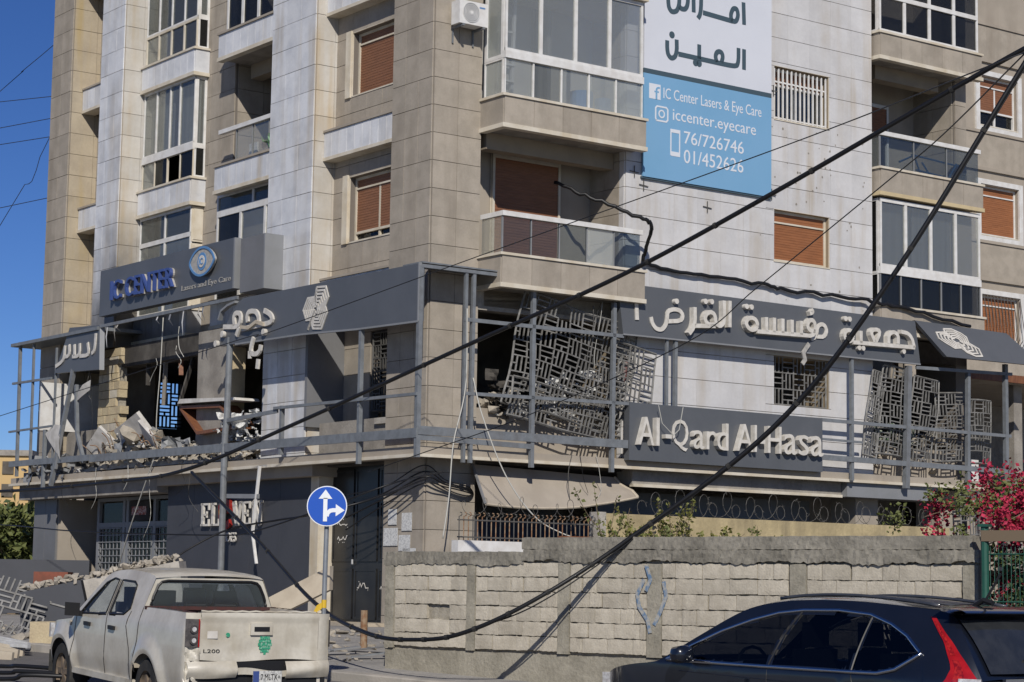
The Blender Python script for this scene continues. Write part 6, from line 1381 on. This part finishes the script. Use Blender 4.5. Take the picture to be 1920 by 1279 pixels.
# handles, mirror, seams, interior, wheels
for s in (1, -1):
    for x in (2.35, 3.22):
        hd = MB().bar((x - .10, s * (yT(x, 1.0) + .012), 1.0), (x + .09, s * (yT(x, 1.0) + .012), 1.005), .035, .045).build('door_handle', 'trim_black', TK)
    mr = MB(); mr.add([(3.42, s * .90, 1.08), (3.42, s * 1.09, 1.09), (3.42, s * 1.09, 1.25), (3.42, s * .90, 1.24), (3.56, s * .92, 1.10), (3.54, s * 1.05, 1.11), (3.54, s * 1.05, 1.22), (3.56, s * .92, 1.22)], [(0, 1, 2, 3), (4, 7, 6, 5), (0, 4, 5, 1), (1, 5, 6, 2), (2, 6, 7, 3), (3, 7, 4, 0)]); mr.bar((3.48, s * .84, 1.10), (3.48, s * .93, 1.13), .06)
    mr.build('mirror', 'trim_black', TK)
    for pts in ([(2.58, .46), (2.58, 1.14)], [(3.72, .5), (3.66, 1.1)], [(1.75, .8), (1.9, 1.05), (1.84, 1.22)], [(1.50, .55), (1.50, 1.28)], [(1.75, .8), (1.72, .62), (1.60, .46)], [(2.58, 1.14), (2.575, 1.56)]): side_line(pts, yT, s, .0005, .006, n=4).build('door_gap', 'trim_black', TK)
    MB().bar((1.62, s * .84, .42), (3.70, s * .84, .42), .06, .07).build('sill', 'paint_white', TK)
    MB().grid([[(4.65 + .0 * i, s * (.855), .30 + .3 * i), (4.63, s * (.62), .30 + .3 * i)] for i in (0, 1)]).build('mud_flap', 'rubber', TK, fix=False); MB().box(.74, .76, s * .62, s * .86, .18, .55).build('mud_flap', 'rubber', TK)
for (x, y) in ((2.0, .38), (2.0, -.38), (2.0, 0), (2.95, .38), (2.95, -.38)):
    st = MB().box(x - .1, x + .05, y - .22, y + .22, .75, 1.28).box(x - .08, x + .02, y - .13, y + .13, 1.28, 1.46).box(x, x + .5, y - .24, y + .24, .70, .84).build('seat', 'seat', TK)
MB().box(1.6, 3.7, -.78, .78, .45, .60).box(3.55, 3.75, -.75, .75, .8, 1.08).build('interior', 'seat', TK)
for (x, y) in ((1.16, .74), (1.16, -.74), (4.14, .74), (4.14, -.74)): wheel(TK, x, y, .365, .24, 'rim_dirty'); MB().box(x - .42, x + .42, y * .55, y * .60, .3, .85).build('wheel_well', 'trim_black', TK)
disc(MB(), lambda a, z, d=0: Vector((a, .80 + d, z)), 3.85, .98, .03, .06, .07).build('indicator', 'board', TK)
for y in (.62, -.62): MB().box(4.93, 4.99, y - .14, y + .14, .74, .92).build('headlight', 'lamp_clear', TK)
# ---------------- dark SUV
SV, SF = vehicle('suv', 'dark navy SUV with chrome window trim in the right foreground', 'car', Vector((4.49, 18.33, -.05)), (-.67, .74), .012)
sz = smooth_tab([(.0, 1.02), (.08, 1.16), (.2, 1.34), (.33, 1.49), (.40, 1.545), (.55, 1.585), (.9, 1.615), (1.5, 1.645), (2.0, 1.645), (2.4, 1.615), (2.75, 1.53), (3.15, 1.29), (3.5, 1.07), (3.62, 1.02), (3.9, .985), (4.2, .93), (4.42, .85), (4.52, .72), (4.55, .6)])
SZ = lambda x: lerp_tab(sz, x) - .018
SB = lambda x: max(.28, (.35 + math.sqrt(max(0, .1936 - (x - .93) ** 2))) if abs(x - .93) < .44 else 0, (.35 + math.sqrt(max(0, .1936 - (x - 3.55) ** 2))) if abs(x - 3.55) < .44 else 0)
def yS(x, z):
    y = .905 - .08 * max(0, .6 - z) ** 1.3 - .12 * max(0, z - .86) ** 2
    if z > 1.0: y -= .36 * (z - 1.0) + .28 * (z - 1.0) ** 2
    if x < .5: y -= .16 * (1 - x / .5) ** 2.4
    if x > 3.9: y -= .32 * ((x - 3.9) / .65) ** 2.2
    return y
sw = [[(3.36, 1.04), (2.24, 1.035), (2.18, 1.30), (2.10, 1.505), (2.3, 1.48), (2.55, 1.42), (2.85, 1.31), (3.15, 1.17)],
      [(2.18, 1.035), (1.29, 1.035), (1.27, 1.3), (1.27, 1.495), (1.6, 1.52), (2.03, 1.51), (2.12, 1.30)],
      [(1.25, 1.035), (1.0, 1.04), (.82, 1.08), (.61, 1.205), (.80, 1.33), (1.0, 1.42), (1.23, 1.485)]]
sx = [i * .035 for i in range(131)]; sx = [x for x in sx if x <= 4.55]
sb2 = MB()
for s in (1, -1): side_grid(sb2, sx, SB, SZ, yS, 30, s, sw)
crS = lambda x: .028 if x > 3.5 else (.045 if x > .3 else .02)
xt = [.0, .03, .06, .1, .14, .18, .22, .26, .30, .34] + [.34 + i * .06 for i in range(1, 70)] + [4.55]; xt = [x for x in xt if x <= 4.55]
rws = top_rows(xt, SZ, yS, crS, 14)
gz2 = top_surface(sb2, xt, rws, lambda x, j, n: (2.62 < x < 3.5 and 0 < j < n - 2))
sb2.grid([[(.0 - .05 * (1 - (y / .8) ** 2), y, z) for y in [-.745 + i * .149 for i in range(11)]] for z in (.3, .5, .7, .9, 1.0)]); sb2.grid([[(4.55, y, z) for y in [-.55 + i * .11 for i in range(11)]] for z in (.3, .5, .66)])
sb2.build('body', 'paint_navy', SV, smooth=32); MB().grid([[(x, y, z + .004) for x, y, z in r[3:-3]] for x0, r in zip(xt, rws) if .6 < x0 < 2.3]).build('roof_panel', 'dusty_navy', SV, smooth=True); gz2.build('windscreen', 'g_tintcar', SV, smooth=True)
for s in (1, -1):
    for w in sw: side_patch(w, yS, s, -.003).build('side_window', 'g_tintcar', SV, smooth=True)
    ch = [(3.46, 1.03), (2.4, 1.022), (1.25, 1.022), (.98, 1.025), (.80, 1.065), (.575, 1.205), (.78, 1.345), (1.0, 1.44), (1.27, 1.515), (1.65, 1.542), (2.05, 1.532), (2.32, 1.50), (2.6, 1.425), (2.9, 1.315), (3.2, 1.17), (3.46, 1.03)]
    side_line(ch, yS, s, .008, .019, n=6).build('chrome_trim', 'chrome', SV, smooth=True)
    for pts in ([(2.21, 1.03), (2.15, 1.30), (2.06, 1.52)], [(1.265, 1.03), (1.25, 1.5)], [(2.22, .4), (2.22, 1.02)], [(1.2, .75), (1.27, 1.02)]): side_line(pts, yS, s, .001, .008 if pts[0][1] > 1 else .005, n=4).build('door_pillar', 'trim_black', SV)
    side_line([(3.3, .93), (2.0, .90), (.5, .93)], yS, s, -.002, .006, n=4).build('crease', 'paint_navy', SV)
    MB().tube([(x, s * (yS(x, SZ(x)) - .05), SZ(x) + .035 + .015 * math.sin(min(1, max(0, (x - .6) / 1.8)) * math.pi)) for x in [.62 + i * .1 for i in range(19)]], .017, 6).build('roof_rail', 'dusty_navy', SV, smooth=True)
    # tail lamp climbing the rear pillar
    lm = MB(); rows = []
    for j in range(19):
        t = j / 18; z = .82 + .70 * t; xa = .50 - .62 * 0; wd = lerp_tab([(0, .46), (.2, .30), (.4, .15), (.7, .085), (1, .05)], t); x0 = lerp_tab([(0, .0), (.26, .02), (.47, .14), (.7, .30), (1, .58)], t); rows.append([(x0 + wd * k / 4, s * (yS(x0 + wd * k / 4, z) + .012), z) for k in range(5)])
    lp = lm.grid(rows).build('tail_light', 'lamp_red', SV, smooth=True, fix=False); MB().grid([[(.0 + .16 * k, s * (yS(.16 * k, z) + .03), z) for k in (0, .5, 1)] for z in (.86, .93, 1.02)]).build('reverse_lens', 'lamp_clear', lp, fix=False)
    for j0, j1, kk, mm in ((3, 9, 2, 'lamp_inner'), (10, 17, 2, 'lamp_inner')):
        MB().grid([[Vector(rows[j][kk - 1]).lerp(Vector(rows[j][kk]), .5) + Vector((0, s * .004, 0)), Vector(rows[j][kk + 1]) + Vector((0, s * .004, 0))] for j in range(j0, j1 + 1)]).build('inner_lens', mm, lp, fix=False)
    mr = MB(); rows = []
    for i in range(9):
        t = math.pi * i / 8; rows.append([(3.12 + .075 * math.sin(u) * math.sin(t) + (.05 if math.sin(u) > 0 else 0), s * (1.03 - .115 * math.cos(t)), 1.09 + .085 * math.cos(u) * (math.sin(t) ** .5)) for u in [2 * math.pi * k / 10 for k in range(11)]])
    mo = mr.grid(rows).bar((3.15, s * .88, 1.03), (3.15, s * .98, 1.05), .08, .03).build('mirror', 'paint_navy', SV, smooth=40)
    for x in (1.55, 2.55): MB().bar((x - .1, s * (yS(x, .88) + .02), .885), (x + .1, s * (yS(x, .88) + .02), .885), .03, .035).build('door_handle', 'paint_navy', SV)
# rear window, spoiler, wiper, chrome bar
MB().grid([[(lerp_tab([(b_, a_) for a_, b_ in sz[:40]], z) - .014, y, z) for y in [-.62 + i * .124 for i in range(11)]] for z in [1.06 + i * .055 for i in range(9)]]).map(lambda p: Vector((p.x - .03 * (1 - (p.y / .66) ** 2), p.y, p.z))).build('rear_window', mat('rear_glass', (.02, .022, .025), (.03, .032, .035), scale=6, rough=.12, coat=.6, obj=True), SV, smooth=True, fix=False)
MB().grid([[(x, .70 * (1 - 2 * j / 10) * (1 - .08 * (.36 - x)), z) for j in range(11)] for x, z in ((.52, 1.615), (.4, 1.605), (.24, 1.58), (.20, 1.56), (.24, 1.545), (.40, 1.545))]).build('spoiler', 'paint_navy', SV, smooth=40)
MB().bar((.0, -.4, 1.12), (.03, .1, 1.17), .02).build('wiper', 'trim_black', SV); MB().box(-.075, -.04, -.52, .52, .98, 1.02).build('chrome_bar', 'chrome', SV)
an = MB().tube([(.62, 0, 1.61), (.52, 0, 1.665), (.42, 0, 1.64)], .025, 8).build('antenna', 'trim_black', SV); MB().tube([(.50, 0, 1.66), (.34, 0, 1.90)], .012, 5).build('antenna_rod', 'trim_black', an)
for (x, y) in ((1.1, .4), (1.1, -.4), (2.1, .4), (2.1, -.4)): MB().box(x - .1, x + .05, y - .23, y + .23, .6, 1.18).box(x - .08, x + .02, y - .13, y + .13, 1.2, 1.42).box(x, x + .5, y - .24, y + .24, .55, .7).build('seat', 'seat', SV)
MB().box(.3, 3.5, -.8, .8, .3, .5).box(3.1, 3.5, -.8, .8, .7, 1.02).build('interior', 'seat', SV); MB().tube([(2.85 + .03 * math.cos(i * .5236), .38 + .18 * math.cos(i * .5236), 1.0 + .17 * math.sin(i * .5236)) for i in range(13)], .016, 6).build('steering_wheel', 'trim_black', SV)
for (x, y) in ((.93, .79), (.93, -.79), (3.55, .79), (3.55, -.79)): wheel(SV, x, y, .35, .225)
for y in (.6, -.6): MB().box(4.22, 4.46, y - .16, y + .16, .74, .86).build('headlight', 'lamp_clear', SV)
